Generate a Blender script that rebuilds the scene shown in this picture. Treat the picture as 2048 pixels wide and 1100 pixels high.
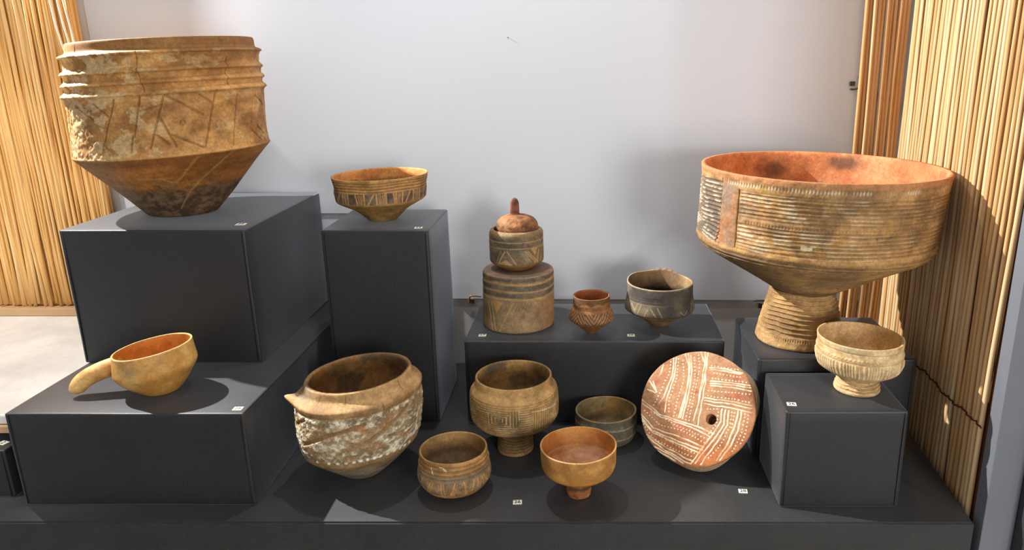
import bpy, bmesh, math, random
import numpy as np
from mathutils import Vector, Matrix, Euler

# ------------------------------------------------------------------ clear
for o in list(bpy.data.objects):
    bpy.data.objects.remove(o, do_unlink=True)
SC = bpy.context.scene
COL = SC.collection

# ------------------------------------------------------------------ camera
cam_d = bpy.data.cameras.new('camera')
cam = bpy.data.objects.new('camera', cam_d)
COL.objects.link(cam)
cam.location = (0.0, -1.10, 0.745)
cam.rotation_euler = (math.radians(90 - 16.2), 0, 0)
cam_d.sensor_width = 36.0
cam_d.lens = 36.0 * 1500.0 / 2048.0
cam_d.shift_x = -156.0 / 2048.0
cam_d.clip_start = 0.05
SC.camera = cam

# ------------------------------------------------------------------ world, lights, exposure
W = bpy.data.worlds.new('gallery_air')
SC.world = W
W.use_nodes = True
bg = W.node_tree.nodes['Background']
bg.inputs[0].default_value = (0.97, 0.98, 1.0, 1)
bg.inputs[1].default_value = 0.40


def spot(name, loc, target, power, size_deg, blend, radius, color=(1, 1, 1)):
    d = bpy.data.lights.new(name, 'SPOT')
    d.energy = power
    d.spot_size = math.radians(size_deg)
    d.spot_blend = blend
    d.shadow_soft_size = radius
    d.color = color
    o = bpy.data.objects.new(name, d)
    COL.objects.link(o)
    o.location = loc
    v = Vector(target) - Vector(loc)
    o.rotation_euler = v.to_track_quat('-Z', 'Y').to_euler()
    return o


def area(name, loc, target, power, size, color=(1, 1, 1)):
    d = bpy.data.lights.new(name, 'AREA')
    d.energy = power
    d.shape = 'DISK'
    d.size = size
    d.color = color
    o = bpy.data.objects.new(name, d)
    COL.objects.link(o)
    o.location = loc
    v = Vector(target) - Vector(loc)
    o.rotation_euler = v.to_track_quat('-Z', 'Y').to_euler()
    return o


# gallery track spots (out of frame, high on the left and right) plus a soft low lamp at front right and an added shelf fill
spot('track_spot_left', (-1.70, 0.58, 1.62), (0.28, 0.25, 0.40), 400, 72, 0.75, 0.012, (1.0, 0.995, 0.985))
spot('track_spot_right', (1.15, -0.75, 2.0), (0.0, 0.3, 0.2), 16, 80, 0.6, 0.03, (1.0, 0.985, 0.96))
spot('track_spot_centre', (-0.31, 0.45, 1.70), (0.05, 0.27, 0.1), 24, 84, 0.8, 0.02, (1.0, 0.99, 0.97))
spot('shelf_fill_spot', (-2.15, -0.35, 2.1), (-1.45, 0.40, 0.20), 135, 36, 0.6, 0.03, (1.0, 0.985, 0.96))  # added lamp, brightens the pale shelf and straw mat
area('gallery_lamp', (1.15, -2.2, 0.62), (0.0, 0.4, 0.4), 26, 0.8, (1.0, 0.99, 0.97))

vs = SC.view_settings
vs.view_transform = 'Standard'
vs.look = 'None'
vs.exposure = 0.33
vs.gamma = 1.0
vs.use_curve_mapping = False


# ------------------------------------------------------------------ helpers
def lin(c):
    """sRGB 0-255 -> linear tuple"""
    out = []
    for v in c:
        v = v / 255.0
        out.append(v / 12.92 if v <= 0.04045 else ((v + 0.055) / 1.055) ** 2.4)
    return tuple(out)


def L(*c):
    return np.array(lin(c), dtype=np.float32)


def tag(o, label=None, cat=None, group=None, kind=None):
    if label:
        o['label'] = label
    if cat:
        o['category'] = cat
    if group:
        o['group'] = group
    if kind:
        o['kind'] = kind
    return o


def empty(name, loc=(0, 0, 0), rot=(0, 0, 0)):
    o = bpy.data.objects.new(name, None)
    o.empty_display_size = 0.02
    COL.objects.link(o)
    o.location = loc
    o.rotation_euler = rot
    return o


def link(name, me, mat=None, parent=None):
    o = bpy.data.objects.new(name, me)
    COL.objects.link(o)
    if mat is not None:
        if len(me.materials) == 0:
            me.materials.append(mat)
    if parent is not None:
        o.parent = parent
    return o


def bm_obj(name, bm, mat, parent=None, smooth=False):
    me = bpy.data.meshes.new(name)
    bm.normal_update()
    bm.to_mesh(me)
    bm.free()
    if smooth:
        me.polygons.foreach_set('use_smooth', [True] * len(me.polygons))
    return link(name, me, mat, parent)


def add_box(bm, lo, hi, bev=0.0, seg=2):
    m = bmesh.ops.create_cube(bm, size=1.0)
    vsx = m['verts']
    c = [(a + b) / 2 for a, b in zip(lo, hi)]
    s = [abs(b - a) for a, b in zip(lo, hi)]
    for v in vsx:
        v.co = Vector((c[0] + v.co.x * s[0], c[1] + v.co.y * s[1], c[2] + v.co.z * s[2]))
    if bev > 0:
        es = list({e for v in vsx for e in v.link_edges})
        bmesh.ops.bevel(bm, geom=es, offset=bev, segments=seg, profile=0.5, affect='EDGES')


def tube_mesh(name, pts, radii, n=8, caps=True):
    """a tube swept along a polyline"""
    bm = bmesh.new()
    rings = []
    P = [Vector(p) for p in pts]
    up = Vector((0.3, 0.9, 0.21)).normalized()
    for i, p in enumerate(P):
        t = (P[min(i + 1, len(P) - 1)] - P[max(i - 1, 0)]).normalized()
        a = t.cross(up)
        if a.length < 1e-4:
            a = t.cross(Vector((1, 0, 0)))
        a.normalize()
        b = t.cross(a)
        r = radii[i] if hasattr(radii, '__len__') else radii
        rings.append([bm.verts.new(p + (a * math.cos(k * 2 * math.pi / n) + b * math.sin(k * 2 * math.pi / n)) * r)
                      for k in range(n)])
    for i in range(len(rings) - 1):
        for k in range(n):
            bm.faces.new((rings[i][k], rings[i][(k + 1) % n], rings[i + 1][(k + 1) % n], rings[i + 1][k]))
    if caps:
        bm.faces.new(rings[0][::-1])
        bm.faces.new(rings[-1])
    bmesh.ops.recalc_face_normals(bm, faces=bm.faces)
    me = bpy.data.meshes.new(name)
    bm.to_mesh(me)
    bm.free()
    me.polygons.foreach_set('use_smooth', [True] * len(me.polygons))
    return me


# ------------------------------------------------------------------ materials
def new_mat(name):
    m = bpy.data.materials.new(name)
    m.use_nodes = True
    nt = m.node_tree
    b = nt.nodes['Principled BSDF']
    return m, nt, b


def node(nt, t, **kw):
    n = nt.nodes.new(t)
    for k, v in kw.items():
        setattr(n, k, v)
    return n


def ramp(nt, stops):
    r = nt.nodes.new('ShaderNodeValToRGB')
    e = r.color_ramp.elements
    while len(e) < len(stops):
        e.new(0.5)
    for i, (p, c) in enumerate(stops):
        e[i].position = p
        e[i].color = tuple(c) + (1,)
    return r


def fabric_mat(name, c0, c1, scale=1.0):
    m, nt, b = new_mat(name)
    tc = node(nt, 'ShaderNodeTexCoord')
    mp = node(nt, 'ShaderNodeMapping')
    nt.links.new(tc.outputs['Object'], mp.inputs[0])
    # threads across: noise stretched along x, and along z/y
    out = []
    for sc in ((45, 900, 900), (900, 60, 60)):
        mm = node(nt, 'ShaderNodeMapping')
        mm.inputs['Scale'].default_value = tuple(s * scale for s in sc)
        nt.links.new(tc.outputs['Object'], mm.inputs[0])
        n = node(nt, 'ShaderNodeTexNoise')
        n.inputs['Scale'].default_value = 1.0
        n.inputs['Detail'].default_value = 2
        nt.links.new(mm.outputs[0], n.inputs[0])
        out.append(n)
    mix = node(nt, 'ShaderNodeMath', operation='ADD')
    nt.links.new(out[0].outputs['Fac'], mix.inputs[0])
    nt.links.new(out[1].outputs['Fac'], mix.inputs[1])
    r = ramp(nt, [(0.35, c0), (0.65, c1)])
    half = node(nt, 'ShaderNodeMath', operation='MULTIPLY')
    half.inputs[1].default_value = 0.5
    nt.links.new(mix.outputs[0], half.inputs[0])
    nt.links.new(half.outputs[0], r.inputs[0])
    big = node(nt, 'ShaderNodeTexNoise')
    big.inputs['Scale'].default_value = 9
    big.inputs['Detail'].default_value = 4
    nt.links.new(tc.outputs['Object'], big.inputs[0])
    rb = ramp(nt, [(0.3, (0.82,) * 3), (0.7, (1.12,) * 3)])
    nt.links.new(big.outputs['Fac'], rb.inputs[0])
    mul = node(nt, 'ShaderNodeMix', data_type='RGBA', blend_type='MULTIPLY')
    mul.inputs[0].default_value = 1
    nt.links.new(r.outputs[0], mul.inputs[6])
    nt.links.new(rb.outputs[0], mul.inputs[7])
    nt.links.new(mul.outputs[2], b.inputs['Base Color'])
    b.inputs['Roughness'].default_value = 0.5
    b.inputs['Specular IOR Level'].default_value = 0.6
    b.inputs['Sheen Weight'].default_value = 0.55
    b.inputs['Sheen Roughness'].default_value = 0.3
    b.inputs['Sheen Tint'].default_value = (0.86, 0.91, 1.0, 1)
    bp = node(nt, 'ShaderNodeBump')
    bp.inputs['Strength'].default_value = 0.25
    bp.inputs['Distance'].default_value = 0.0006
    nt.links.new(half.outputs[0], bp.inputs['Height'])
    nt.links.new(bp.outputs[0], b.inputs['Normal'])
    return m


def clay_mat(name='fired_clay', rough=0.72, grain=0.5, spec=0.35):
    """takes the painted colour of the pot from its own surface attribute and adds grain and relief"""
    m, nt, b = new_mat(name)
    at = node(nt, 'ShaderNodeAttribute', attribute_name='clay')
    tc = node(nt, 'ShaderNodeTexCoord')
    n1 = node(nt, 'ShaderNodeTexNoise')
    n1.inputs['Scale'].default_value = 260
    n1.inputs['Detail'].default_value = 5
    n1.inputs['Roughness'].default_value = 0.65
    nt.links.new(tc.outputs['Object'], n1.inputs[0])
    lo = 1 - 0.5 * grain
    hi = 1 + 0.45 * grain
    r1 = ramp(nt, [(0.3, (lo, lo, lo)), (0.7, (hi, hi, hi))])
    nt.links.new(n1.outputs['Fac'], r1.inputs[0])
    mul = node(nt, 'ShaderNodeMix', data_type='RGBA', blend_type='MULTIPLY')
    mul.inputs[0].default_value = 1
    nt.links.new(at.outputs['Color'], mul.inputs[6])
    nt.links.new(r1.outputs[0], mul.inputs[7])
    n2 = node(nt, 'ShaderNodeTexNoise')
    n2.inputs['Scale'].default_value = 75
    n2.inputs['Detail'].default_value = 6
    n2.inputs['Roughness'].default_value = 0.7
    nt.links.new(tc.outputs['Object'], n2.inputs[0])
    r2 = ramp(nt, [(0.33, (1 - 0.46 * grain,) * 3), (0.67, (1 + 0.5 * grain,) * 3)])
    nt.links.new(n2.outputs['Fac'], r2.inputs[0])
    mul2 = node(nt, 'ShaderNodeMix', data_type='RGBA', blend_type='MULTIPLY')
    mul2.inputs[0].default_value = 1
    nt.links.new(mul.outputs[2], mul2.inputs[6])
    nt.links.new(r2.outputs[0], mul2.inputs[7])
    mul = mul2
    # small pale grit
    vo = node(nt, 'ShaderNodeTexVoronoi')
    vo.inputs['Scale'].default_value = 150
    nt.links.new(tc.outputs['Object'], vo.inputs[0])
    rv = ramp(nt, [(0.05, (1, 1, 1)), (0.11, (0, 0, 0))])
    nt.links.new(vo.outputs['Distance'], rv.inputs[0])
    gm = node(nt, 'ShaderNodeMath', operation='MULTIPLY')
    gm.inputs[1].default_value = 0.35 * grain
    nt.links.new(rv.outputs[0], gm.inputs[0])
    mx = node(nt, 'ShaderNodeMix', data_type='RGBA')
    nt.links.new(gm.outputs[0], mx.inputs[0])
    nt.links.new(mul.outputs[2], mx.inputs[6])
    mx.inputs[7].default_value = lin((226, 205, 170)) + (1,)
    nt.links.new(mx.outputs[2], b.inputs['Base Color'])
    b.inputs['Roughness'].default_value = rough
    b.inputs['Specular IOR Level'].default_value = spec
    bp = node(nt, 'ShaderNodeBump')
    bp.inputs['Strength'].default_value = 0.35
    bp.inputs['Distance'].default_value = 0.0008
    nt.links.new(n1.outputs['Fac'], bp.inputs['Height'])
    nt.links.new(bp.outputs[0], b.inputs['Normal'])
    return m


def plain_mat(name, c, rough=0.6, var=0.06, scale=6.0, spec=0.3, metal=0.0, bump=0.0):
    m, nt, b = new_mat(name)
    tc = node(nt, 'ShaderNodeTexCoord')
    n = node(nt, 'ShaderNodeTexNoise')
    n.inputs['Scale'].default_value = scale
    n.inputs['Detail'].default_value = 5
    nt.links.new(tc.outputs['Object'], n.inputs[0])
    r = ramp(nt, [(0.3, tuple(x * (1 - var) for x in c)), (0.7, tuple(min(1, x * (1 + var)) for x in c))])
    nt.links.new(n.outputs['Fac'], r.inputs[0])
    nt.links.new(r.outputs[0], b.inputs['Base Color'])
    b.inputs['Roughness'].default_value = rough
    b.inputs['Specular IOR Level'].default_value = spec
    b.inputs['Metallic'].default_value = metal
    if bump:
        bp = node(nt, 'ShaderNodeBump')
        bp.inputs['Strength'].default_value = bump
        bp.inputs['Distance'].default_value = 0.001
        nt.links.new(n.outputs['Fac'], bp.inputs['Height'])
        nt.links.new(bp.outputs[0], b.inputs['Normal'])
    return m


def reed_mat(name, stops, rough=0.28):
    m, nt, b = new_mat(name)
    tc = node(nt, 'ShaderNodeTexCoord')
    mp = node(nt, 'ShaderNodeMapping')
    mp.inputs['Scale'].default_value = (130, 130, 4)
    nt.links.new(tc.outputs['Object'], mp.inputs[0])
    n = node(nt, 'ShaderNodeTexNoise')
    n.inputs['Scale'].default_value = 1
    n.inputs['Detail'].default_value = 4
    nt.links.new(mp.outputs[0], n.inputs[0])
    oi = node(nt, 'ShaderNodeObjectInfo')
    ad = node(nt, 'ShaderNodeMath', operation='MULTIPLY_ADD')
    nt.links.new(oi.outputs['Random'], ad.inputs[0])
    ad.inputs[1].default_value = 0.30
    nt.links.new(n.outputs['Fac'], ad.inputs[2])
    sb = node(nt, 'ShaderNodeMath', operation='SUBTRACT')
    nt.links.new(ad.outputs[0], sb.inputs[0])
    sb.inputs[1].default_value = 0.15
    r = ramp(nt, stops)
    nt.links.new(sb.outputs[0], r.inputs[0])
    nt.links.new(r.outputs[0], b.inputs['Base Color'])
    b.inputs['Roughness'].default_value = rough
    b.inputs['Specular IOR Level'].default_value = 0.4
    bp = node(nt, 'ShaderNodeBump')
    bp.inputs['Strength'].default_value = 0.3
    bp.inputs['Distance'].default_value = 0.0008
    nt.links.new(n.outputs['Fac'], bp.inputs['Height'])
    nt.links.new(bp.outputs[0], b.inputs['Normal'])
    return m


M_FAB = fabric_mat('charcoal_linen', lin((25, 25, 26)), lin((38, 38, 40)))
M_FAB2 = fabric_mat('charcoal_stage_linen', lin((37, 37, 37)), lin((51, 50, 49)), 0.9)
M_SEAM = plain_mat('dark_stitching', lin((22, 22, 24)), 0.9)
M_CLAY = clay_mat()
M_CLAYS = clay_mat('burnished_clay', 0.5, 0.35, 0.45)
M_BOARD = plain_mat('white_board', lin((209, 212, 218)), 0.55, 0.015, 3.0)
M_WALL = plain_mat('grey_plaster', lin((204, 201, 198)), 0.8, 0.04, 5.0, bump=0.2)
M_SHELF = fabric_mat('pale_linen', lin((224, 219, 212)), lin((240, 236, 230)))
M_WOOD = plain_mat('pale_wood_strip', lin((196, 160, 118)), 0.6, 0.12, 14.0)
M_POST = plain_mat('blue_grey_paint', lin((112, 115, 121)), 0.6, 0.04, 8.0)
M_FRAME = plain_mat('dark_case_frame', lin((58, 58, 62)), 0.55, 0.05, 8.0)
M_FLOOR = plain_mat('gallery_floor', lin((150, 140, 128)), 0.5, 0.08, 3.0)
M_CARD = plain_mat('cream_card', lin((236, 230, 208)), 0.8, 0.03, 40.0)
M_INK = plain_mat('black_ink', lin((24, 22, 20)), 0.8)
M_RUST = plain_mat('rusty_metal', lin((120, 84, 62)), 0.5, 0.35, 90.0, metal=0.4)
M_REED = reed_mat('honey_reed', [(0.0, lin((166, 114, 62))), (0.4, lin((210, 162, 106))), (0.7, lin((232, 198, 150))), (1.0, lin((246, 226, 192)))])
M_STRAW = reed_mat('golden_straw', [(0.0, lin((196, 138, 70))), (0.4, lin((230, 178, 104))), (0.7, lin((242, 202, 136))), (1.0, lin((250, 228, 182)))], 0.5)
M_REED_SHADE = plain_mat('reed_gap_shade', lin((88, 54, 26)), 0.8, 0.2, 30.0)  # dark brown standing in for the shade between the reeds
M_TWINE = plain_mat('dark_twine', lin((84, 50, 26)), 0.85, 0.3, 80.0)


# ------------------------------------------------------------------ structure
def box_obj(name, lo, hi, mat, bev=0.0, parent=None, kind=None):
    bm = bmesh.new()
    add_box(bm, lo, hi, bev)
    o = bm_obj(name, bm, mat, parent)
    if kind:
        o['kind'] = kind
    return o


FZ = -0.85
box_obj('floor', (-3.2, -3.2, FZ - 0.1), (3.2, 0.9, FZ), M_FLOOR, kind='structure')
box_obj('wall_back', (-3.2, 0.6672, FZ), (3.2, 0.78, 2.6), M_WALL, kind='structure')

# white board hung in front of the back wall: lower edge steps up on the left
bm = bmesh.new()
outl = [(-1.118, 0.386), (-0.345, 0.386), (-0.345, 0.172), (0.70, 0.166), (0.70, 2.3), (-1.135, 2.3)]
vf = [bm.verts.new((x, 0.664, z)) for x, z in outl]
vb = [bm.verts.new((x, 0.6668, z)) for x, z in outl]
bm.faces.new(vf)
bm.faces.new(vb[::-1])
for i in range(len(outl)):
    j = (i + 1) % len(outl)
    bm.faces.new((vf[j], vf[i], vb[i], vb[j]))
bmesh.ops.recalc_face_normals(bm, faces=bm.faces)
o = bm_obj('trim_1', bm, M_BOARD)
tag(o, 'large white board panel covering the back wall', kind='structure')
o = box_obj('trim_2', (-1.112, 0.665, 0.02), (-0.347, 0.6668, 0.3845), M_BOARD, 0.001)
tag(o, 'lower white board panel behind the left plinths', kind='structure')

# stage
bm = bmesh.new()
xr = 0.640
pts = [(-2.2, -0.012), (xr, -0.016), (0.688, 0.6668), (-2.2, 0.6668)]
vt = [bm.verts.new((x, y, 0.0)) for x, y in pts]
vb = [bm.verts.new((x, y, FZ)) for x, y in pts]
bm.faces.new(vt)
bm.faces.new(vb[::-1])
for i in range(4):
    j = (i + 1) % 4
    bm.faces.new((vt[j], vt[i], vb[i], vb[j]))
bmesh.ops.recalc_face_normals(bm, faces=bm.faces)
es = [e for e in bm.edges if all(v.co.z > -0.01 for v in e.verts)]
bmesh.ops.bevel(bm, geom=es, offset=0.003, segments=2, affect='EDGES')
stage = bm_obj('display_stage', bm, M_FAB2)
tag(stage, 'long low stage wrapped in charcoal linen that carries all the plinths', 'stage')

# pale shelf on the left
shelf = empty('pale_shelf', (-1.6, 0.36, 0.0))
tag(shelf, 'pale linen covered shelf at the left edge below the straw mat', 'shelf')
box_obj('shelf_top', (-0.6, -0.262, 0.122), (0.602, 0.268, 0.140), M_SHELF, 0.003, shelf)
box_obj('shelf_edge', (-0.6, -0.268, 0.108), (0.602, -0.252, 0.121), M_WOOD, 0.001, shelf)
box_obj('shelf_base', (-0.6, 0.0, 0.001), (0.602, 0.268, 0.1215), M_FAB2, 0.002, shelf)
box_obj('wood_batten', (-0.6, 0.262, 0.1405), (0.48, 0.294, 0.160), M_WOOD, 0.002, shelf)


# ------------------------------------------------------------------ plinths
def plinth(name, label, lo, hi, taper=0.0, bev=0.0035, seams=True, sag=0.0015):
    """box wrapped in linen: bevelled, slightly bowed faces, stitched corner seams"""
    x0, y0, z0 = lo
    x1, y1, z1 = hi
    cx, cy = (x0 + x1) / 2, (y0 + y1) / 2
    root = empty(name, (cx, cy, z0))
    tag(root, label, 'plinth', 'charcoal linen display plinths')
    bm = bmesh.new()
    w, d, h = x1 - x0, y1 - y0, z1 - z0
    m = bmesh.ops.create_cube(bm, size=1.0)
    for v in m['verts']:
        k = 1 - taper if v.co.z < 0 else 1
        v.co = Vector((v.co.x * w * k, v.co.y * d * k, (v.co.z + 0.5) * h))
    bmesh.ops.bevel(bm, geom=list(bm.edges), offset=bev, segments=3, profile=0.6, affect='EDGES')
    bmesh.ops.subdivide_edges(bm, edges=[e for e in bm.edges if e.calc_length() > 0.05], cuts=9, use_grid_fill=True)
    rnd = random.Random(hash(label) % 1000 if False else len(label) * 7 + int(w * 1000))
    ph = [rnd.uniform(0, 6.28) for _ in range(6)]
    for v in bm.verts:
        c = v.co
        a = math.sin(c.x * 21 + ph[0]) * math.sin(c.z * 17 + ph[1])
        b = math.sin(c.x * 19 + ph[2]) * math.sin(c.y * 23 + ph[3])
        g = math.sin(c.y * 18 + ph[4]) * math.sin(c.z * 20 + ph[5])
        v.co = Vector((c.x + sag * 0.6 * g, c.y + sag * 0.6 * a, c.z + (sag * 0.3 * b if c.z < 0.01 and False else 0)))
    cover = bm_obj('linen_cover', bm, M_FAB, root, True)
    if seams:
        for sx in (-1, 1):
            px = sx * (w / 2 - 0.006)
            pts = [(px * (1 - taper * (1 - t)), -d / 2 * (1 - taper * (1 - t)) - 0.0003 + 0.6 * sag * 0, h * t) for t in (0.02, 0.35, 0.7, 0.985)]
            link('seam', tube_mesh('seam', pts, 0.0008, 5), M_SEAM, root)
    return root


plinth('display_plinth', 'wide low charcoal plinth under the tall cube and the clay ladle at left',
       (-0.977, 0.036, 0.0), (-0.578, 0.655, 0.174))
plinth('display_plinth', 'large charcoal cube plinth carrying the biggest jar at upper left',
       (-0.981, 0.252, 0.1745), (-0.638, 0.652, 0.438))
plinth('display_plinth', 'tall narrow charcoal plinth carrying the striped orange bowl',
       (-0.531, 0.343, 0.0), (-0.319, 0.56, 0.417))
plinth('display_plinth', 'middle charcoal plinth carrying the lidded jar, little cup and dark bowl',
       (-0.259, 0.342, 0.0), (0.277, 0.588, 0.184))
plinth('display_plinth', 'charcoal plinth at right back under the giant footed bowl',
       (0.314, 0.200, 0.0), (0.610, 0.435, 0.204))
plinth('display_plinth', 'cubic charcoal plinth at right front under the pale footed bowl',
       (0.326, 0.030, 0.0), (0.529, 0.190, 0.181))
plinth('display_plinth', 'small charcoal plinth cut by the left picture edge with a tilted card',
       (-1.21, 0.060, 0.0), (-1.012, 0.200, 0.092))

# ------------------------------------------------------------------ reed screen on the right side
rnd = random.Random(4)
SX0, SY0 = 0.6510, 0.018
SX1, SY1 = 0.712, 0.640
screen = empty('reed_screen', ((SX0 + SX1) / 2, (SY0 + SY1) / 2, 0.0))
tag(screen, 'screen of upright honey brown reeds closing the right side', 'reed screen')
so = Vector(screen.location)


def sc_pt(t, off=0.0, z=0.0):
    x = SX0 + (SX1 - SX0) * t + off
    y = SY0 + (SY1 - SY0) * t
    return Vector((x, y, z)) - so


N_REED = 34
reeds = []
for i in range(N_REED):
    t = (i + 0.5) / N_REED
    r = 0.0048 + rnd.uniform(-0.0005, 0.0005)
    p1, p2 = rnd.uniform(0, 6.3), rnd.uniform(0, 6.3)
    lean = rnd.gauss(0, 0.0016) if i % 6 else rnd.choice((-0.014, 0.016))
    pts, rr = [], []
    for k in range(15):
        z = -0.30 + k * 1.60 / 14
        w = 0.0016 * math.sin(z * 7 + p1) + 0.0008 * math.sin(z * 17 + p2) + lean * (z - 0.3)
        pts.append(sc_pt(t + w / 0.67, 0.0012 * math.sin(z * 9 + p2), z))
        rr.append(r * (1 + 0.08 * math.sin(z * 11 + p1)))
    link('reed', tube_mesh('reed', pts, rr, 12), M_REED, screen)
# twine line
pts = []
for k in range(90):
    t = k / 89
    z = 0.156 - 0.045 * t + 0.003 * math.sin(t * 19) + 0.002 * math.sin(t * 61)
    pts.append(sc_pt(t, -0.0060 + 0.0018 * math.sin(t * 190), z + 0.0012 * math.cos(t * 190)))
link('binding_twine', tube_mesh('binding_twine', pts, 0.0015, 6), M_TWINE, screen)
bm = bmesh.new()
a0, a1 = sc_pt(0.004, 0.0072), sc_pt(1, 0.0072)
vv = []
for z in (-0.32, 1.32):
    for p in (a0, a1, a1 + Vector((0.006, 0, 0)), a0 + Vector((0.006, 0, 0))):
        vv.append(bm.verts.new((p.x, p.y, z)))
bm.faces.new(vv[0:4][::-1])
bm.faces.new(vv[4:8])
for i in range(4):
    j = (i + 1) % 4
    bm.faces.new((vv[i], vv[j], vv[4 + j], vv[4 + i]))
bmesh.ops.recalc_face_normals(bm, faces=bm.faces)
bm_obj('backing', bm, M_REED_SHADE, screen)  # sheet behind the reeds, coloured as the shade in their gaps

# strip of reeds facing forward in the corner beside the board
strip = empty('corner_reed_strip', (0.66, 0.645, 0.0))
tag(strip, 'narrow strip of flat reeds in the back corner beside the white board', 'reed strip')
for i in range(11):
    x = -0.049 + i * 0.0092
    p1 = rnd.uniform(0, 6.3)
    pts = [(x + 0.0012 * math.sin(k * 1.1 + p1) + 0.004 * math.sin(k * 0.5), 0.003 * math.sin(i * 2.1), 0.0 + k * 1.3 / 13) for k in range(14)]
    link('reed', tube_mesh('reed', pts, 0.0048, 8), M_REED, strip)

# wall that carries the screen and dark case frame at the right edge
bm = bmesh.new()
add_box(bm, (0.6535, -0.018, FZ), (0.707, 0.0135, 2.3), 0.001)
o = bm_obj('trim_3', bm, M_POST)
tag(o, 'blue grey painted edge of the side wall at far right', kind='structure')
bm = bmesh.new()
q = [(0.675, 0.0140), (0.86, 0.0140), (0.86, 0.6668), (0.733, 0.6668)]
vt = [bm.verts.new((x, y, 2.3)) for x, y in q]
vb = [bm.verts.new((x, y, FZ)) for x, y in q]
bm.faces.new(vt)
bm.faces.new(vb[::-1])
for i in range(4):
    j = (i + 1) % 4
    bm.faces.new((vt[j], vt[i], vb[i], vb[j]))
bmesh.ops.recalc_face_normals(bm, faces=bm.faces)
o = bm_obj('wall_right', bm, M_WALL)
o['kind'] = 'structure'
o = box_obj('trim_4', (0.7075, -0.045, FZ), (0.80, 0.006, 2.3), M_FRAME, 0.001)
tag(o, 'dark frame post of the showcase at far right', kind='structure')

# ------------------------------------------------------------------ straw mat on the left
mat_ = empty('straw_mat', (-1.36, 0.64, 0.161))
tag(mat_, 'thatched mat of fine golden straw hanging on the left wall', 'straw mat')
rnd = random.Random(9)
box_obj('backing', (-0.42, 0.010, 0.0), (0.228, 0.0135, 1.6), M_STRAW, 0, mat_)
for i in range(150):
    x = -0.42 + (i + 0.5) * 0.645 / 150 + rnd.uniform(-0.001, 0.001)
    r = rnd.uniform(0.0028, 0.0042)
    p1, p2 = rnd.uniform(0, 6.3), rnd.uniform(0, 6.3)
    ln = rnd.gauss(0.0, 0.006)
    yb = rnd.uniform(-0.0015, 0.0045)
    z0 = rnd.uniform(-0.0005, 0.012)
    pts = []
    for k in range(13):
        z = z0 + k * 1.25 / 12
        pts.append((min(0.2285, x + 0.003 * math.sin(z * 5 + p1) + 0.0014 * math.sin(z * 19 + p2) + ln * (z - 0.4)), yb + 0.002 * math.sin(z * 8 + p2), z))
    link('straw', tube_mesh('straw', pts, r, 6), M_STRAW, mat_)
M_PALE = plain_mat('bleached_straw', lin((238, 226, 204)), 0.5, 0.05, 30.0)
for i, (xa, xb) in enumerate(((0.170, 0.206), (0.196, 0.216), (0.212, 0.224))):
    pts = [(xa + (xb - xa) * k / 8 + 0.003 * math.sin(k * 0.9 + i), -0.009, 0.72 - 0.30 * k / 8 + 0.12) for k in range(9)]
    link('loose_strand', tube_mesh('loose_strand', pts, 0.0021, 6), M_PALE, mat_)


# ------------------------------------------------------------------ numpy noise
def _hash(ix, iy, iz, seed):
    h = (ix.astype(np.uint32) * np.uint32(374761393) + iy.astype(np.uint32) * np.uint32(668265263)
         + iz.astype(np.uint32) * np.uint32(2147483647) + np.uint32(seed * 974711 + 13))
    h = (h ^ (h >> np.uint32(13))) * np.uint32(1274126177)
    h = h ^ (h >> np.uint32(16))
    return (h & np.uint32(0xffffff)).astype(np.float32) / np.float32(16777215.0)


def vnoise(P, seed=0):
    I = np.floor(P)
    f = (P - I).astype(np.float32)
    f = f * f * (3 - 2 * f)
    I = I.astype(np.int64) & 0xffffffff
    ix, iy, iz = I[:, 0], I[:, 1], I[:, 2]
    out = 0
    for dx in (0, 1):
        wx = f[:, 0] if dx else 1 - f[:, 0]
        for dy in (0, 1):
            wy = f[:, 1] if dy else 1 - f[:, 1]
            for dz in (0, 1):
                wz = f[:, 2] if dz else 1 - f[:, 2]
                out = out + wx * wy * wz * _hash((ix + dx) & 0xffffffff, (iy + dy) & 0xffffffff, (iz + dz) & 0xffffffff, seed)
    return out


def fbm(P, scale, seed=0, octv=4, gain=0.55):
    s, a, n = 0, 1.0, 0
    Q = P * scale
    for o_ in range(octv):
        s = s + a * vnoise(Q + 17.3 * o_, seed + o_)
        n += a
        a *= gain
        Q = Q * 2.03
    return s / n


def sstep(a, b, x):
    t = np.clip((x - a) / (b - a), 0, 1)
    return t * t * (3 - 2 * t)


def bump1(x, c, w):
    return np.exp(-((x - c) / w) ** 2)


def mixc(c, col, m):
    m = np.clip(m, 0, 1)[:, None]
    return c * (1 - m) + np.asarray(col, dtype=np.float32) * m


def mottle(P, a, b, scale, seed, lo=0.4, hi=0.62):
    n = fbm(P, scale, seed)
    m = sstep(lo, hi, n)[:, None]
    return np.asarray(a) * (1 - m) + np.asarray(b) * m


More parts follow.
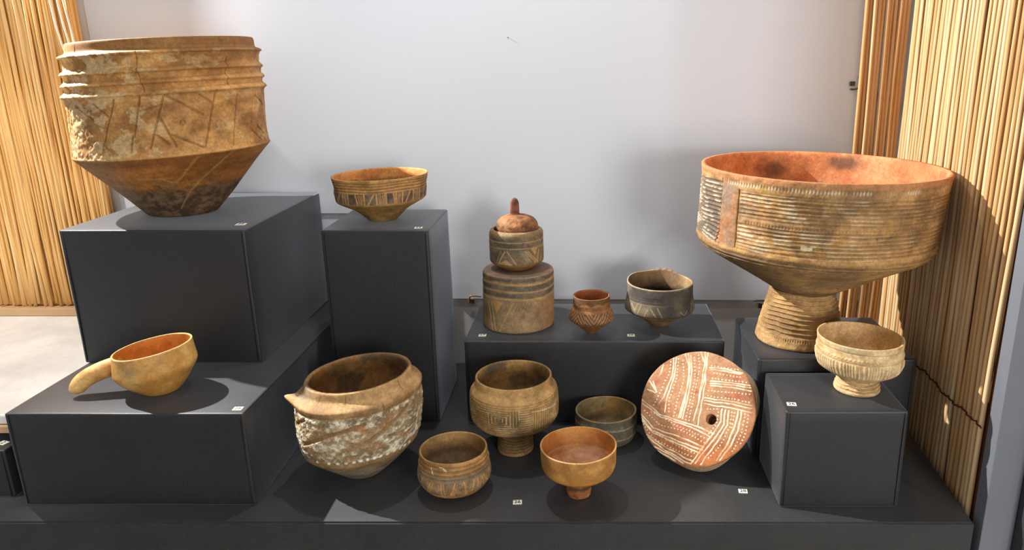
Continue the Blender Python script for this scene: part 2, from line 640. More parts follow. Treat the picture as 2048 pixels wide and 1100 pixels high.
class Surf:
    """unrolled surface of a pot: angle in degrees (0 faces the visitor, + to the right), height in metres"""
    def __init__(s, th, z, r, P):
        s.th, s.z, s.r, s.P = th, z, r, P
        s.dr = np.zeros_like(th)
        s.col = np.ones((len(th), 3), dtype=np.float32)

    def stroke(s, segs, w, R):
        """mask of line segments ((th,z),(th,z)...) with half width w metres"""
        d = np.full(len(s.th), 1e9, dtype=np.float32)
        k = math.pi / 180 * R
        X = s.th * k
        for seg in segs:
            for (a, b) in zip(seg[:-1], seg[1:]):
                ax, ay, bx, by = a[0] * k, a[1], b[0] * k, b[1]
                ux, uy = bx - ax, by - ay
                l2 = ux * ux + uy * uy + 1e-12
                t = np.clip(((X - ax) * ux + (s.z - ay) * uy) / l2, 0, 1)
                d = np.minimum(d, np.hypot(X - ax - t * ux, s.z - ay - t * uy))
        return 1 - sstep(w * 0.55, w * 1.35, d)

    def poly(s, pts, soft=0.6):
        """mask of a polygon in (deg, z)"""
        ins = np.zeros(len(s.th), dtype=bool)
        n = len(pts)
        j = n - 1
        for i in range(n):
            xi, yi = pts[i]
            xj, yj = pts[j]
            if yi != yj:
                c = ((yi > s.z) != (yj > s.z)) & (s.th < (xj - xi) * (s.z - yi) / (yj - yi) + xi)
                ins ^= c
            j = i
        return ins.astype(np.float32)


def profile(pts, n, soft=2, ratio=0.22):
    """polyline -> softened, evenly resampled profile; a third value of 1 keeps a corner crisp"""
    P = [(p[0], p[1]) for p in pts]
    for _ in range(soft):
        Q = [P[0]]
        for a, b in zip(P[:-1], P[1:]):
            Q.append((a[0] + (b[0] - a[0]) * ratio, a[1] + (b[1] - a[1]) * ratio))
            Q.append((b[0] + (a[0] - b[0]) * ratio, b[1] + (a[1] - b[1]) * ratio))
        Q.append(P[-1])
        P = Q
    A = np.array(P)
    d = np.concatenate([[0], np.cumsum(np.hypot(*(A[1:] - A[:-1]).T))])
    s = np.linspace(0, d[-1], n)
    return np.stack([np.interp(s, d, A[:, 0]), np.interp(s, d, A[:, 1])], 1)


def columns(n, front=0.74, half=115):
    nf = int(n * front)
    a = np.linspace(-half, half, nf, endpoint=False)
    b = np.linspace(half, 360 - half, n - nf, endpoint=False)
    return np.concatenate([a, b])


def grid_mesh(name, V, nrow, ncol, colr):
    me = bpy.data.meshes.new(name)
    me.vertices.add(len(V))
    me.vertices.foreach_set('co', V.astype(np.float32).ravel())
    i = np.arange(nrow - 1)[:, None] * ncol
    j = np.arange(ncol)[None, :]
    j2 = (j + 1) % ncol
    F = np.stack([i + j, i + j2, i + ncol + j2, i + ncol + j], -1).reshape(-1, 4)
    nf = len(F)
    me.loops.add(nf * 4)
    me.loops.foreach_set('vertex_index', F.astype(np.int32).ravel())
    me.polygons.add(nf)
    me.polygons.foreach_set('loop_start', np.arange(0, nf * 4, 4, dtype=np.int32))
    me.polygons.foreach_set('use_smooth', np.ones(nf, dtype=bool))
    me.update(calc_edges=True)
    ca = me.color_attributes.new('clay', 'FLOAT_COLOR', 'POINT')
    c4 = np.ones((len(V), 4), dtype=np.float32)
    c4[:, :3] = np.clip(colr * np.array([0.99, 1.03, 1.06]), 0, 1)
    ca.data.foreach_set('color', c4.ravel())
    return me


GRIDS = {}


def revolve(name, outer, inner, ncol, nrow, nin, paint, mat, parent=None, oval=(0.0, 0.0), rimtilt=(0.0, 0.0), wob=0.004,
            seed=1, soft=2, ratio=0.15, rimrough=0.0, shear=(0.0, 0.0, 0.0), warp=None):
    """turned clay body: outer profile bottom to top, inner profile top to bottom, painted and incised by paint(S, inside)"""
    po = profile(outer, nrow, soft, ratio)
    th = columns(ncol)
    H = max(max(p[1] for p in outer), 0.001)
    parts = [(po, False)]
    if inner:
        parts.append((profile(inner, nin, soft, ratio), True))
    VV, CC = [], []
    for pr, inside in parts:
        n = len(pr)
        R = np.repeat(pr[:, 0], ncol)
        Z = np.repeat(pr[:, 1], ncol)
        T = np.tile(th, n).astype(np.float32)
        a = np.radians(T)
        P = np.stack([R * np.sin(a), -R * np.cos(a), Z], 1).astype(np.float32)
        Tw = ((T + 180) % 360) - 180
        S = Surf(Tw, Z.astype(np.float32), R.astype(np.float32), P)
        paint(S, inside)
        wobble = 1 + wob * np.sin(2 * a + seed) + wob * 0.6 * np.sin(3 * a + 2.1 * seed) * (Z / H)
        wobble = wobble + oval[0] * np.cos(2 * (a - math.radians(oval[1])))
        low = fbm(P, 22.0, seed + 40, 2) - 0.5
        Rn = np.maximum(R * wobble + S.dr * np.minimum(1, R / 0.004) + 0.0025 * low * np.minimum(1, R / 0.02), 1e-5)
        Zt = Z + (Z / H) ** 2 * (rimtilt[0] * np.sin(a) - rimtilt[1] * np.cos(a)) * (R / max(p[0] for p in outer))
        if rimrough:
            Zt = Zt + rimrough * (fbm(np.stack([np.sin(a) * 3, np.cos(a) * 3, a * 0], 1), 3.0, seed + 70, 3) - 0.5) * sstep(0.9, 1.0, Z / H)
        V = np.stack([Rn * np.sin(a), -Rn * np.cos(a), Zt], 1)
        k = sstep(0.0, 0.35, Z / H)
        V[:, 2] += k * (shear[1] * V[:, 0] + shear[2] * V[:, 1])
        V[:, 0] += shear[0] * Z
        if warp is not None:
            V = warp(V, Z, a)
        VV.append(V)
        CC.append(S.col)
    V = np.concatenate(VV)
    C = np.concatenate(CC)
    me = grid_mesh(name, V, sum(len(p[0]) for p in parts), ncol, C)
    GRIDS[me.name] = (np.concatenate([p[0][:, 1] for p in parts]), th)
    return link(name, me, mat, parent)


def R_(d):
    return math.radians(d)


def pot(name, label, cat, loc, rot=(0, 0, 0), group='prehistoric clay vessels on the plinths'):
    o = empty(name, loc, tuple(R_(a) for a in rot))
    tag(o, label, cat, group)
    return o


def mm(segs):
    """(degree, millimetre) strokes -> (degree, metre)"""
    return [[(a, b / 1000.0) for a, b in s] for s in segs]


def grooves(x, period, duty=0.5):
    """soft repeating groove, 1 in the cut"""
    f = x / period
    f = np.abs((f - np.floor(f)) - 0.5) * 2
    return 1 - sstep(duty * 0.5, duty, f)


def cut(S, m, depth, col=None, k=0.6):
    S.dr -= depth * m
    if col is not None:
        S.col = mixc(S.col, col, m * k)


def streaks(S, n, seed):
    """noise drawn out around the pot, as left by smoothing by hand"""
    Q = np.stack([S.th * 0.05, S.z * n, S.r * 0 + 3.1], 1).astype(np.float32)
    return fbm(Q, 1.0, seed, 3)


# ------------------------------------------------------------------ painting of each pot
JAR_CUTS = mm([[(-2, 234), (-14, 146)], [(-32, 226), (-17, 200)], [(-16, 229), (-7, 206)], [(13, 239), (10, 206), (7, 169)], [(6, 169), (4, 141)],
               [(25, 234), (15, 146)], [(12, 213), (22, 219)], [(19, 169), (25, 151)], [(-31, 188), (-25, 164)], [(26, 237), (46, 198)], [(22, 198), (29, 146)],
               [(27, 167), (44, 139)], [(45, 234), (52, 219)], [(55, 240), (45, 139)], [(70, 229), (63, 136)], [(86, 226), (78, 141)], [(88, 226), (102, 203)],
               [(87, 167), (97, 148)], [(81, 159), (91, 136)], [(-45, 232), (-52, 145)], [(-70, 235), (-62, 190)], [(-62, 190), (-75, 140)]])


def paint_jar(S, inside):
    P = S.P
    if inside:
        S.col = mottle(P, L(126, 84, 44), L(166, 116, 66), 12, 5)
        return
    st = streaks(S, 260, 8)
    col = mottle(P, L(150, 102, 52), L(196, 142, 80), 16, 2, 0.38, 0.64)
    # pale worn slip in angular flakes, strongest on the left
    fl = fbm(P, 34, 11, 5, 0.62)
    left = 1 - sstep(-10, 60, S.th)
    body = sstep(0.129, 0.132, S.z) * (1 - sstep(0.312, 0.316, S.z))
    slip = sstep(0.60 - 0.13 * left, 0.64 - 0.11 * left, fl) * body * (0.45 + 0.55 * left)
    col = mixc(col, L(208, 178, 128), slip * 0.6)
    # collar
    rim = sstep(0.314, 0.318, S.z)
    col = mixc(col, L(134, 92, 48), rim * 0.75)
    # lower cone: burnt orange turning to soot near the foot
    low = 1 - sstep(0.126, 0.1285, S.z)
    c2 = mottle(np.stack([S.th * 0.02, S.z * 40, S.r], 1).astype(np.float32), L(132, 82, 34), L(168, 108, 48), 1.0, 21, 0.3, 0.7)
    sn = fbm(P, 40, 31, 5, 0.65)
    soot = sstep(0.44, 0.66, sn * 0.62 + 0.46 * sstep(0.10, 0.03, S.z))
    c2 = mixc(c2, mottle(P, L(62, 53, 44), L(118, 98, 74), 90, 33), soot * 0.8)
    gl = 1 - sstep(-35, 5, S.th)
    c2 = mixc(c2, L(128, 106, 78), gl * 0.55)
    crack = S.stroke(mm([[(62, 125), (50, 90), (38, 60), (26, 20)], [(40, 122), (30, 86), (22, 70)], [(0, 88), (16, 86), (24, 76)]]), 0.0022, 0.13)
    c2 = mixc(c2, L(176, 132, 76), crack * 0.6)
    col = col * (1 - low[:, None]) + c2 * low[:, None]
    S.col = col * (0.84 + 0.32 * st)[:, None]
    # relief
    g = S.stroke(JAR_CUTS, 0.0016, 0.172)
    cut(S, g, 0.0032, L(104, 70, 38), 0.45)
    S.dr += body * (0.0022 * (fbm(P, 70, 15, 3) - 0.5) + 0.0034 * left * (fbm(P, 120, 16, 3) - 0.5)) + slip * 0.0008
    ring = np.hypot((S.th - 34) * math.pi / 180 * 0.172, S.z - 0.1876)
    cut(S, np.exp(-((ring - 0.0042) / 0.0011) ** 2), 0.0012, L(96, 66, 36), 0.7)
    # vertical breaks across the collar
    br = S.stroke(mm([[(14, 314), (13, 285), (16, 245)], [(66, 300), (63, 270), (64, 245)], [(-30, 330), (-31, 300), (-30, 250)]]), 0.0008, 0.172)
    cut(S, br, 0.0012, L(92, 60, 32), 0.7)


def paint_giant(S, inside):
    P = S.P
    if inside:
        col = mottle(P, L(194, 112, 62), L(218, 144, 92), 12, 4, 0.35, 0.65)
        col = mixc(col, L(198, 94, 60), sstep(0.55, 0.66, fbm(P, 16, 9)) * 0.7)
        sm = bump1(S.th, -168, 9) * bump1(S.z, 0.305, 0.02) + bump1(S.th, 150, 10) * bump1(S.z, 0.325, 0.015)
        col = mixc(col, L(88, 62, 48), np.clip(sm * 1.5 * fbm(P, 60, 3) * 1.5, 0, 0.8))
        col = mixc(col, L(160, 118, 88), (1 - sstep(0.27, 0.30, S.z)) * 0.6)
        S.col = col
        return
    th, z = S.th, S.z
    st = streaks(S, 300, 12)
    col = mottle(P, L(134, 98, 58), L(178, 132, 80), 15, 6, 0.36, 0.64)
    col = mixc(col, L(184, 136, 66), sstep(0.55, 0.7, fbm(P, 22, 17)) * 0.5)
    col = col * (0.8 + 0.4 * st)[:, None]
    leftp = 1 - sstep(-66, -63, th)                 # panel left of the strap
    strap = sstep(-65.5, -64, th + 3 * sstep(0.27, 0.21, z)) * (1 - sstep(-54.5, -53, th))
    upper = sstep(0.214, 0.220, z)
    wav = 0.0022 * (fbm(np.stack([th * 0.06, z * 60, th * 0], 1).astype(np.float32), 1, 23, 3) - 0.5) * 2
    g = grooves(z + wav + 0.00012 * np.maximum(th, -60) * 0, 0.0066, 0.85)
    brk = sstep(0.30, 0.48, fbm(np.stack([th * 0.05, z * 230, th * 0], 1).astype(np.float32), 1, 29, 2))
    zone = upper * sstep(-53, -51, th) * (1 - sstep(0.317, 0.320, z)) * (1 - bump1(z, 0.2685, 0.006))
    gl = grooves(z + 0.0018 * np.sin(th * 0.12) + wav + np.maximum(0, 0.26 - z) * 0.02 * (th + 66), 0.0078, 0.8)
    zl = upper * leftp * (1 - sstep(0.325, 0.33, z))
    cutm = g * zone * (0.35 + 0.65 * brk)
    S.dr -= 0.0027 * cutm + 0.0032 * gl * zl
    # soot and painted ridge highlights on the left panel, white inlay elsewhere
    col = mixc(col, L(80, 71, 62), zl * (0.68 + 0.5 * (fbm(P, 30, 33) - 0.3)))
    ink = sstep(0.46, 0.62, fbm(P, 36, 41, 3)) * (1 - sstep(-45, 30, th)) + 0.25 * sstep(0.55, 0.7, fbm(P, 40, 43, 3))
    land = (1 - g) * zone
    col = mixc(col, L(222, 206, 172), np.clip(land * ink, 0, 1) * 0.7)
    col = mixc(col, L(84, 62, 40), cutm * 0.35)
    col = mixc(col, L(208, 190, 160), (1 - gl) * zl * sstep(0.45, 0.6, fbm(P, 50, 47, 3)) * 0.6)  # white highlights painted on the ridges of the left panel
    # strap
    col = mixc(col, mottle(P, L(156, 104, 62), L(140, 112, 92), 20, 3), strap * upper * 0.9)
    S.dr += 0.0006 * strap * upper
    ed = S.stroke(mm([[(-64.5, 333), (-64.5, 240), (-67, 216)], [(-53, 319), (-53, 218)]]), 0.0012, 0.222)
    S.dr -= 0.003 * ed
    col = mixc(col, L(70, 48, 32), ed * 0.6)
    # stamped dotted rows under the rim and round the middle
    notch = 0.5 + 0.5 * np.cos(th * math.pi * 2 / 1.45)
    row1 = bump1(z, 0.3295, 0.0032) * sstep(-62, -60, th)
    row2 = bump1(z, 0.2655, 0.0022) * sstep(-51, -48, th) * (1 - sstep(25, 45, th))
    S.dr -= 0.0014 * notch * (row1 + row2)
    col = mixc(col, L(226, 208, 174), np.clip((1 - notch) * row1 * sstep(0.36, 0.6, fbm(P, 34, 51)) * (1 - sstep(20, 60, th)), 0, 1) * 0.75)
    # rim
    col = mixc(col, L(176, 116, 70), sstep(0.334, 0.3365, z) * 0.75)
    # cone
    low = 1 - sstep(0.205, 0.212, z)
    fine = grooves(S.r + 0.002 * (fbm(P, 14, 61, 2) - 0.5) + 0.00006 * th, 0.0046, 0.7)
    S.dr -= 0.0022 * fine * low * sstep(0.07, 0.09, S.r)
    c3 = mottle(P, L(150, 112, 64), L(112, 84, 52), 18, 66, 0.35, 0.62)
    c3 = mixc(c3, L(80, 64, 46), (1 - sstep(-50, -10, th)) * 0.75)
    c3 = mixc(c3, L(176, 132, 76), (1 - fine) * 0.25)
    col = col * (1 - low[:, None]) + c3 * low[:, None]
    burn = bump1(th, -5, 14) * bump1(S.r, 0.178, 0.012) * low
    col = mixc(col, L(92, 58, 26), burn * 0.7)
    bulge = sstep(0.196, 0.206, z) * (1 - sstep(0.212, 0.220, z))
    S.dr += 0.001 * bulge * np.sin(th * 0.5)
    patch = (S.poly([(-22, 0.2325), (-17, 0.2325), (-17, 0.2375), (-22, 0.2385)]))
    col = mixc(col, L(226, 208, 168), patch * 0.9)
    hole = np.exp(-(np.hypot((th - 10) * math.pi / 180 * 0.222, z - 0.253) / 0.0012) ** 2)
    col = mixc(col, L(30, 22, 16), hole)
    S.dr -= 0.002 * hole
    S.dr += 0.0024 * (fbm(P, 90, 71, 4) - 0.5)
    S.col = col


def paint_giantfoot(S, inside):
    P = S.P
    col = mottle(P, L(150, 112, 66), L(196, 152, 96), 20, 7, 0.35, 0.65)
    wav = 0.003 * (fbm(np.stack([S.th * 0.04, S.z * 30, S.th * 0], 1).astype(np.float32), 1, 5, 2) - 0.5) * 2
    g = grooves(S.z + wav, 0.0086, 0.9) * sstep(0.022, 0.028, S.z)
    S.dr -= 0.0034 * g
    S.dr += 0.0022 * (fbm(P, 80, 8, 3) - 0.5)
    notch = (0.5 + 0.5 * np.cos(S.th * math.pi * 2 / 3.2)) * bump1(S.z, 0.020, 0.0025)
    S.dr -= 0.0012 * notch
    S.col = mixc(col, L(112, 82, 48), g * 0.35)


STR_LINES = mm([[(-60, 66), (-66, 47)], [(-41, 68), (-53, 46)], [(-36, 67), (-38, 46)], [(-27, 67), (-28, 46)], [(-16, 67), (-14, 46)], [(-5, 67), (-5, 46)],
                [(7, 67), (-1, 46)], [(10, 69), (10, 46)], [(21, 69), (21, 47)], [(30, 68), (32, 47)], [(33, 68), (34, 47)], [(42, 68), (41, 46)],
                [(53, 69), (46, 47)], [(58, 70), (57, 47)], [(70, 69), (69, 46)], [(82, 69), (80, 46)], [(92, 69), (96, 46)]])
STR_HATCH = mm([[(a, 66), (a + b, 48)] for a, b in ((-33, 0), (-31, 0), (-12, 0.5), (-10, 0.5), (-8, 0.5), (13, 0), (15, 0), (17, 0), (19, 0), (36.5, -0.5), (38.5, -0.5), (60.5, 0), (63, 0), (65.5, 0), (-46, -8))])


def paint_striped(S, inside):
    P = S.P
    z, th = S.z, S.th
    if inside:
        col = mottle(P, L(180, 112, 54), L(206, 138, 74), 26, 5)
        col = mixc(col, L(122, 96, 58), (1 - sstep(0.070, 0.077, z + 0.008 * (fbm(P, 40, 3) - 0.5))) * 0.85)
        S.col = col
        return
    col = mottle(P, L(158, 112, 60), L(194, 142, 80), 26, 9)
    low = 1 - sstep(0.044, 0.047, z)
    col = mixc(col, mottle(P, L(138, 104, 58), L(176, 132, 72), 30, 12), low)
    band = sstep(0.0455, 0.047, z) * (1 - sstep(0.0675, 0.069, z))
    col = mixc(col, mottle(P, L(72, 62, 52), L(112, 94, 74), 60, 14), band * 0.95)
    s = S.stroke(STR_LINES, 0.0016, 0.094) * band
    h = S.stroke(STR_HATCH, 0.0008, 0.094) * band
    col = mixc(col, L(196, 142, 80), np.maximum(s, h) * 0.9)
    S.dr -= 0.0004 * np.maximum(s, h)
    wv = 0.001 * np.sin(th * 0.09 + 1)
    for c_, w_, d_ in ((0.0885, 0.0011, 0.0012), (0.0835, 0.0011, 0.0014), (0.0775, 0.0012, 0.0016), (0.0715, 0.0012, 0.0016)):
        m = bump1(z + wv, c_, w_)
        S.dr -= d_ * m
        col = mixc(col, L(76, 56, 36), m * 0.75)
    dk = (1 - sstep(-58, -40, th)) * sstep(0.06, 0.08, z)
    col = mixc(col, L(92, 66, 42), dk * 0.4)
    S.col = col


def paint_drum(S, inside):
    P = S.P
    z, th = S.z, S.th
    col = mottle(P, L(126, 102, 74), L(158, 126, 88), 22, 3, 0.35, 0.65)
    col = mixc(col, L(170, 116, 66), sstep(20, 75, th) * sstep(0.085, 0.06, z) * (0.35 + 0.6 * fbm(P, 30, 9)))
    side = (S.r > 0.0745)
    for a, b in ((0.113, 0.122), (0.0945, 0.1055), (0.0795, 0.090)):
        m = sstep(a - 0.001, a + 0.001, z + 0.0015 * np.sin(th * 0.05)) * (1 - sstep(b - 0.001, b + 0.001, z)) * side
        col = mixc(col, mottle(P, L(78, 72, 62), L(112, 96, 74), 60, 21), m * 0.85)
    for c_ in (0.1095, 0.1075, 0.0925, 0.0775, 0.0755):
        m = bump1(z + 0.0015 * np.sin(th * 0.05), c_, 0.0011) * side
        col = mixc(col, L(186, 146, 92), m * 0.75)
        S.dr -= 0.0006 * m
    tri = S.poly([(-40, 0.0705), (-19, 0.072), (-32, 0.041)]) * side
    col = mixc(col, L(178, 136, 66), tri * 0.85)
    s = S.stroke(mm([[(-49, 68), (-39, 4)], [(-41, 68), (-33, 5)], [(-3, 70), (-26, 5)], [(-72, 70), (-60, 5)]]), 0.0014, 0.0765) * side
    f = S.stroke(mm([[(28, 43), (18, 17)], [(61, 49), (75, 27)]] + [[(4 + 5 * i, 72), (-6 + 5 * i, 42)] for i in range(7)]), 0.0006, 0.0765) * side
    col = mixc(col, L(188, 148, 92), np.maximum(s, 0.5 * f) * 0.8)
    S.dr -= 0.0006 * s
    top = (z > 0.1215) & (S.r < 0.0745)
    col = mixc(col, mottle(P, L(112, 96, 82), L(138, 104, 78), 40, 17), top.astype(np.float32))
    S.col = col


def paint_smalljar(S, inside):
    P = S.P
    z, th = S.z, S.th
    if inside:
        S.col = S.col * L(96, 66, 40)
        return
    col = mottle(P, L(84, 76, 62), L(124, 102, 74), 34, 3, 0.36, 0.64)
    top = sstep(0.072, 0.082, z)
    col = mixc(col, L(142, 108, 70), top * 0.6)
    low = 1 - sstep(0.0165, 0.0195, z)
    col = mixc(col, L(150, 108, 56), low * 0.9)
    for c_ in (0.0675, 0.0545):
        m = bump1(z, c_, 0.0011)
        col = mixc(col, L(184, 142, 92), m * 0.8)
        S.dr -= 0.0006 * m
    s = S.stroke(mm([[(-19, 49), (-36, 20)], [(-15, 50), (5, 20)], [(23, 49), (50, 20)], [(29, 48), (56, 20)], [(58, 48), (54, 20)], [(76, 50), (64, 20)]]), 0.0013, 0.058)
    t1 = S.poly([(-36, 0.020), (-18, 0.031), (-4, 0.020)]) + S.poly([(36, 0.0535), (54, 0.0535), (46, 0.037)])
    f = S.stroke(mm([[(-40 - 5 * i, 50), (-52 - 5 * i, 22)] for i in range(6)] + [[(10 + 3 * i, 50), (28 + 3 * i, 24)] for i in range(4)] + [[(-28, 50), (-42, 22)]]), 0.0006, 0.058)
    zz = sstep(0.0195, 0.021, z) * (1 - sstep(0.052, 0.054, z))
    col = mixc(col, L(190, 146, 88), np.clip(np.maximum(s, t1), 0, 1) * 0.8 * np.maximum(zz, t1))
    col = mixc(col, L(176, 152, 116), f * 0.6 * zz)
    S.dr -= 0.0005 * s * zz
    ck = S.stroke(mm([[(22, 70), (14, 56)], [(-6, 66), (-12, 54)]]), 0.0006, 0.058)
    col = mixc(col, L(52, 40, 30), ck * 0.8)
    S.col = col


def paint_lid(S, inside):
    P = S.P
    n = fbm(P, 60, 5, 4)
    S.col = mottle(P, L(92, 56, 28), L(142, 92, 50), 45, 4, 0.35, 0.65)
    S.dr += 0.005 * (n - 0.5)
    S.col = mixc(S.col, L(166, 118, 74), sstep(0.6, 0.7, fbm(P, 80, 8)) * 0.5)


def paint_cup(S, inside):
    P = S.P
    z, th = S.z, S.th
    if inside:
        S.col = mottle(P, L(142, 78, 38), L(168, 96, 50), 40, 4)
        return
    col = mottle(P, L(134, 88, 48), L(168, 112, 62), 40, 6)
    # neck: scalloped dark fringe with dotted line
    neck = sstep(0.0585, 0.060, z)
    sc = 0.067 + 0.0055 * np.abs(np.sin(th * math.pi / 180 * 4.5))
    fr = neck * sstep(sc - 0.0006, sc + 0.0006, z)
    col = mixc(col, L(78, 60, 40), fr * 0.75)
    col = mixc(col, L(70, 50, 32), neck * bump1(z, 0.0655, 0.0009) * (0.5 + 0.5 * np.cos(th * math.pi / 180 * 60)))
    for c_ in (0.0625, 0.0595):
        m = bump1(z, c_, 0.0010)
        S.dr -= 0.0006 * m
        col = mixc(col, L(84, 62, 40), m * 0.6)
    # belly: woven chevrons
    bel = sstep(0.0275, 0.029, z) * (1 - sstep(0.052, 0.054, z))
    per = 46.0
    ph = (th + 63) / per
    k = np.floor(ph)
    fx = ph - k
    tri = np.abs(fx - 0.5) * 2
    v = (z - 0.028) / 0.025
    d = np.where((k % 2) == 0, v + tri, v - tri + 1)
    g = grooves(d, 0.40, 0.7)
    col = mixc(col, L(84, 62, 46), g * bel * 0.75)
    col = mixc(col, L(190, 150, 100), (1 - g) * bel * 0.25)
    S.dr -= 0.0008 * g * bel
    S.col = col


def paint_dark(S, inside):
    P = S.P
    z, th = S.z, S.th
    if inside:
        col = mottle(P, L(104, 84, 60), L(136, 106, 70), 28, 3)
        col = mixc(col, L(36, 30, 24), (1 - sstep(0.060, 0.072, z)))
        col = mixc(col, L(176, 142, 92), bump1(th, 115, 18) * sstep(0.07, 0.08, z) * 0.8)
        col = mixc(col, L(150, 116, 84), bump1(th, 165, 16) * sstep(0.078, 0.084, z) * 0.7)
        S.col = col
        return
    col = mottle(P, L(70, 64, 56), L(104, 92, 74), 24, 6, 0.36, 0.64)
    col = mixc(col, L(124, 104, 78), (1 - sstep(-40, 10, th)) * (1 - sstep(0.06, 0.066, z)) * 0.55)
    low = 1 - sstep(0.033, 0.039, z)
    col = mixc(col, mottle(P, L(132, 100, 58), L(160, 122, 72), 36, 9), low * 0.95)
    s = S.stroke(mm([[(-59, 62), (-50, 49), (-46, 63)], [(-38, 63), (-43, 44)], [(-25, 56), (-31, 41)], [(-20, 58), (-11, 42)], [(-9, 61), (-1, 42)], [(30, 50), (38, 41), (44, 50)], [(60, 62), (54, 44)], [(70, 62), (66, 44)], [(-70, 62), (-66, 44)]]), 0.0010, 0.0745)
    col = mixc(col, L(170, 144, 100), s * 0.75)
    for c_, w_ in ((0.0655, 0.0011), (0.0735, 0.0013), (0.0775, 0.0011)):
        m = bump1(z, c_, w_)
        S.dr -= 0.0007 * m
        col = mixc(col, L(150, 126, 90), m * (0.5 if c_ < 0.07 else 0.0) * (1 - sstep(-20, 30, th)))
    col = mixc(col, L(176, 156, 120), sstep(0.0955, 0.0975, z) * 0.7)
    S.col = col


POT_CUTS = mm([[(-43, 103), (-11, 130), (11, 139), (20, 143)], [(21, 108), (29, 115), (39, 124), (43, 128), (64, 147)], [(42, 160), (41, 125)], [(-62, 128), (-39, 151)], [(59, 94), (74, 100), (88, 122)]])


def paint_pot(S, inside):
    P = S.P
    z, th = S.z, S.th
    if inside:
        col = mottle(P, L(112, 80, 46), L(156, 112, 62), 18, 3, 0.36, 0.64)
        col = mixc(col, L(74, 60, 44), sstep(0.5, 0.62, fbm(P, 22, 9)) * 0.7)
        col = mixc(col, L(166, 112, 56), bump1(th, -110, 22) * 0.5)
        S.col = col
        return
    crust = sstep(0.068, 0.074, z + 0.004 * (fbm(P, 60, 2) - 0.5)) * (1 - sstep(0.155, 0.1595, z))
    g = S.stroke(POT_CUTS, 0.0036, 0.110)
    fine = fbm(P, 130, 5, 4, 0.65)
    big = fbm(P, 28, 7, 3)
    col = mottle(P, L(138, 102, 62), L(178, 138, 88), 26, 11, 0.36, 0.64)
    rough = mixc(mottle(P, L(118, 98, 72), L(158, 134, 98), 36, 13), L(226, 212, 180), sstep(0.43, 0.63, fine * 0.75 + big * 0.25) * 0.84)
    br = sstep(0.53, 0.62, fbm(P, 30, 19, 3)) * 0.75
    rough = mixc(rough, L(150, 114, 72), br)
    m = crust * (1 - g * 0.9)
    col = col * (1 - m[:, None]) + rough * m[:, None]
    col = mixc(col, L(128, 92, 58), g * crust * 0.75)
    S.dr += m * (0.0058 * (fine - 0.42) + 0.002 * (big - 0.5)) + 0.0008
    S.dr -= g * crust * 0.0022
    for a in (-27, -14, -5, 3, 10, 16, 22, 28, 34, 41, 48, 55, 61, 68):
        d = np.hypot((th - a) * math.pi / 180 * 0.103, z - 0.0735 + 0.00008 * max(0, a - 20))
        k = np.exp(-(d / 0.0033) ** 2)
        S.dr += 0.0022 * k
        col = mixc(col, L(228, 218, 192), sstep(0.3, 0.6, k) * 0.9)
    d = np.hypot((th - 19) * math.pi / 180 * 0.11, z - 0.134)
    col = mixc(col, L(176, 112, 66), np.exp(-(d / 0.007) ** 2) * 0.8)
    # collar marks, greyer left of the neck
    ck = S.stroke(mm([[(-25, 193), (-27, 179)], [(4, 195), (4, 181)], [(61, 193), (63, 178)], [(37, 172), (38, 160)]]), 0.0012, 0.1)
    col = mixc(col, L(116, 78, 42), ck * 0.7)
    col = mixc(col, L(96, 84, 72), (1 - sstep(-52, -28, th)) * sstep(0.172, 0.18, z) * 0.65)
    low = 1 - sstep(0.03, 0.075, z + 0.02 * (fbm(P, 40, 31) - 0.5))
    col = mixc(col, mottle(P, L(150, 136, 112), L(112, 98, 78), 30, 37), low * 0.75)
    S.col = col


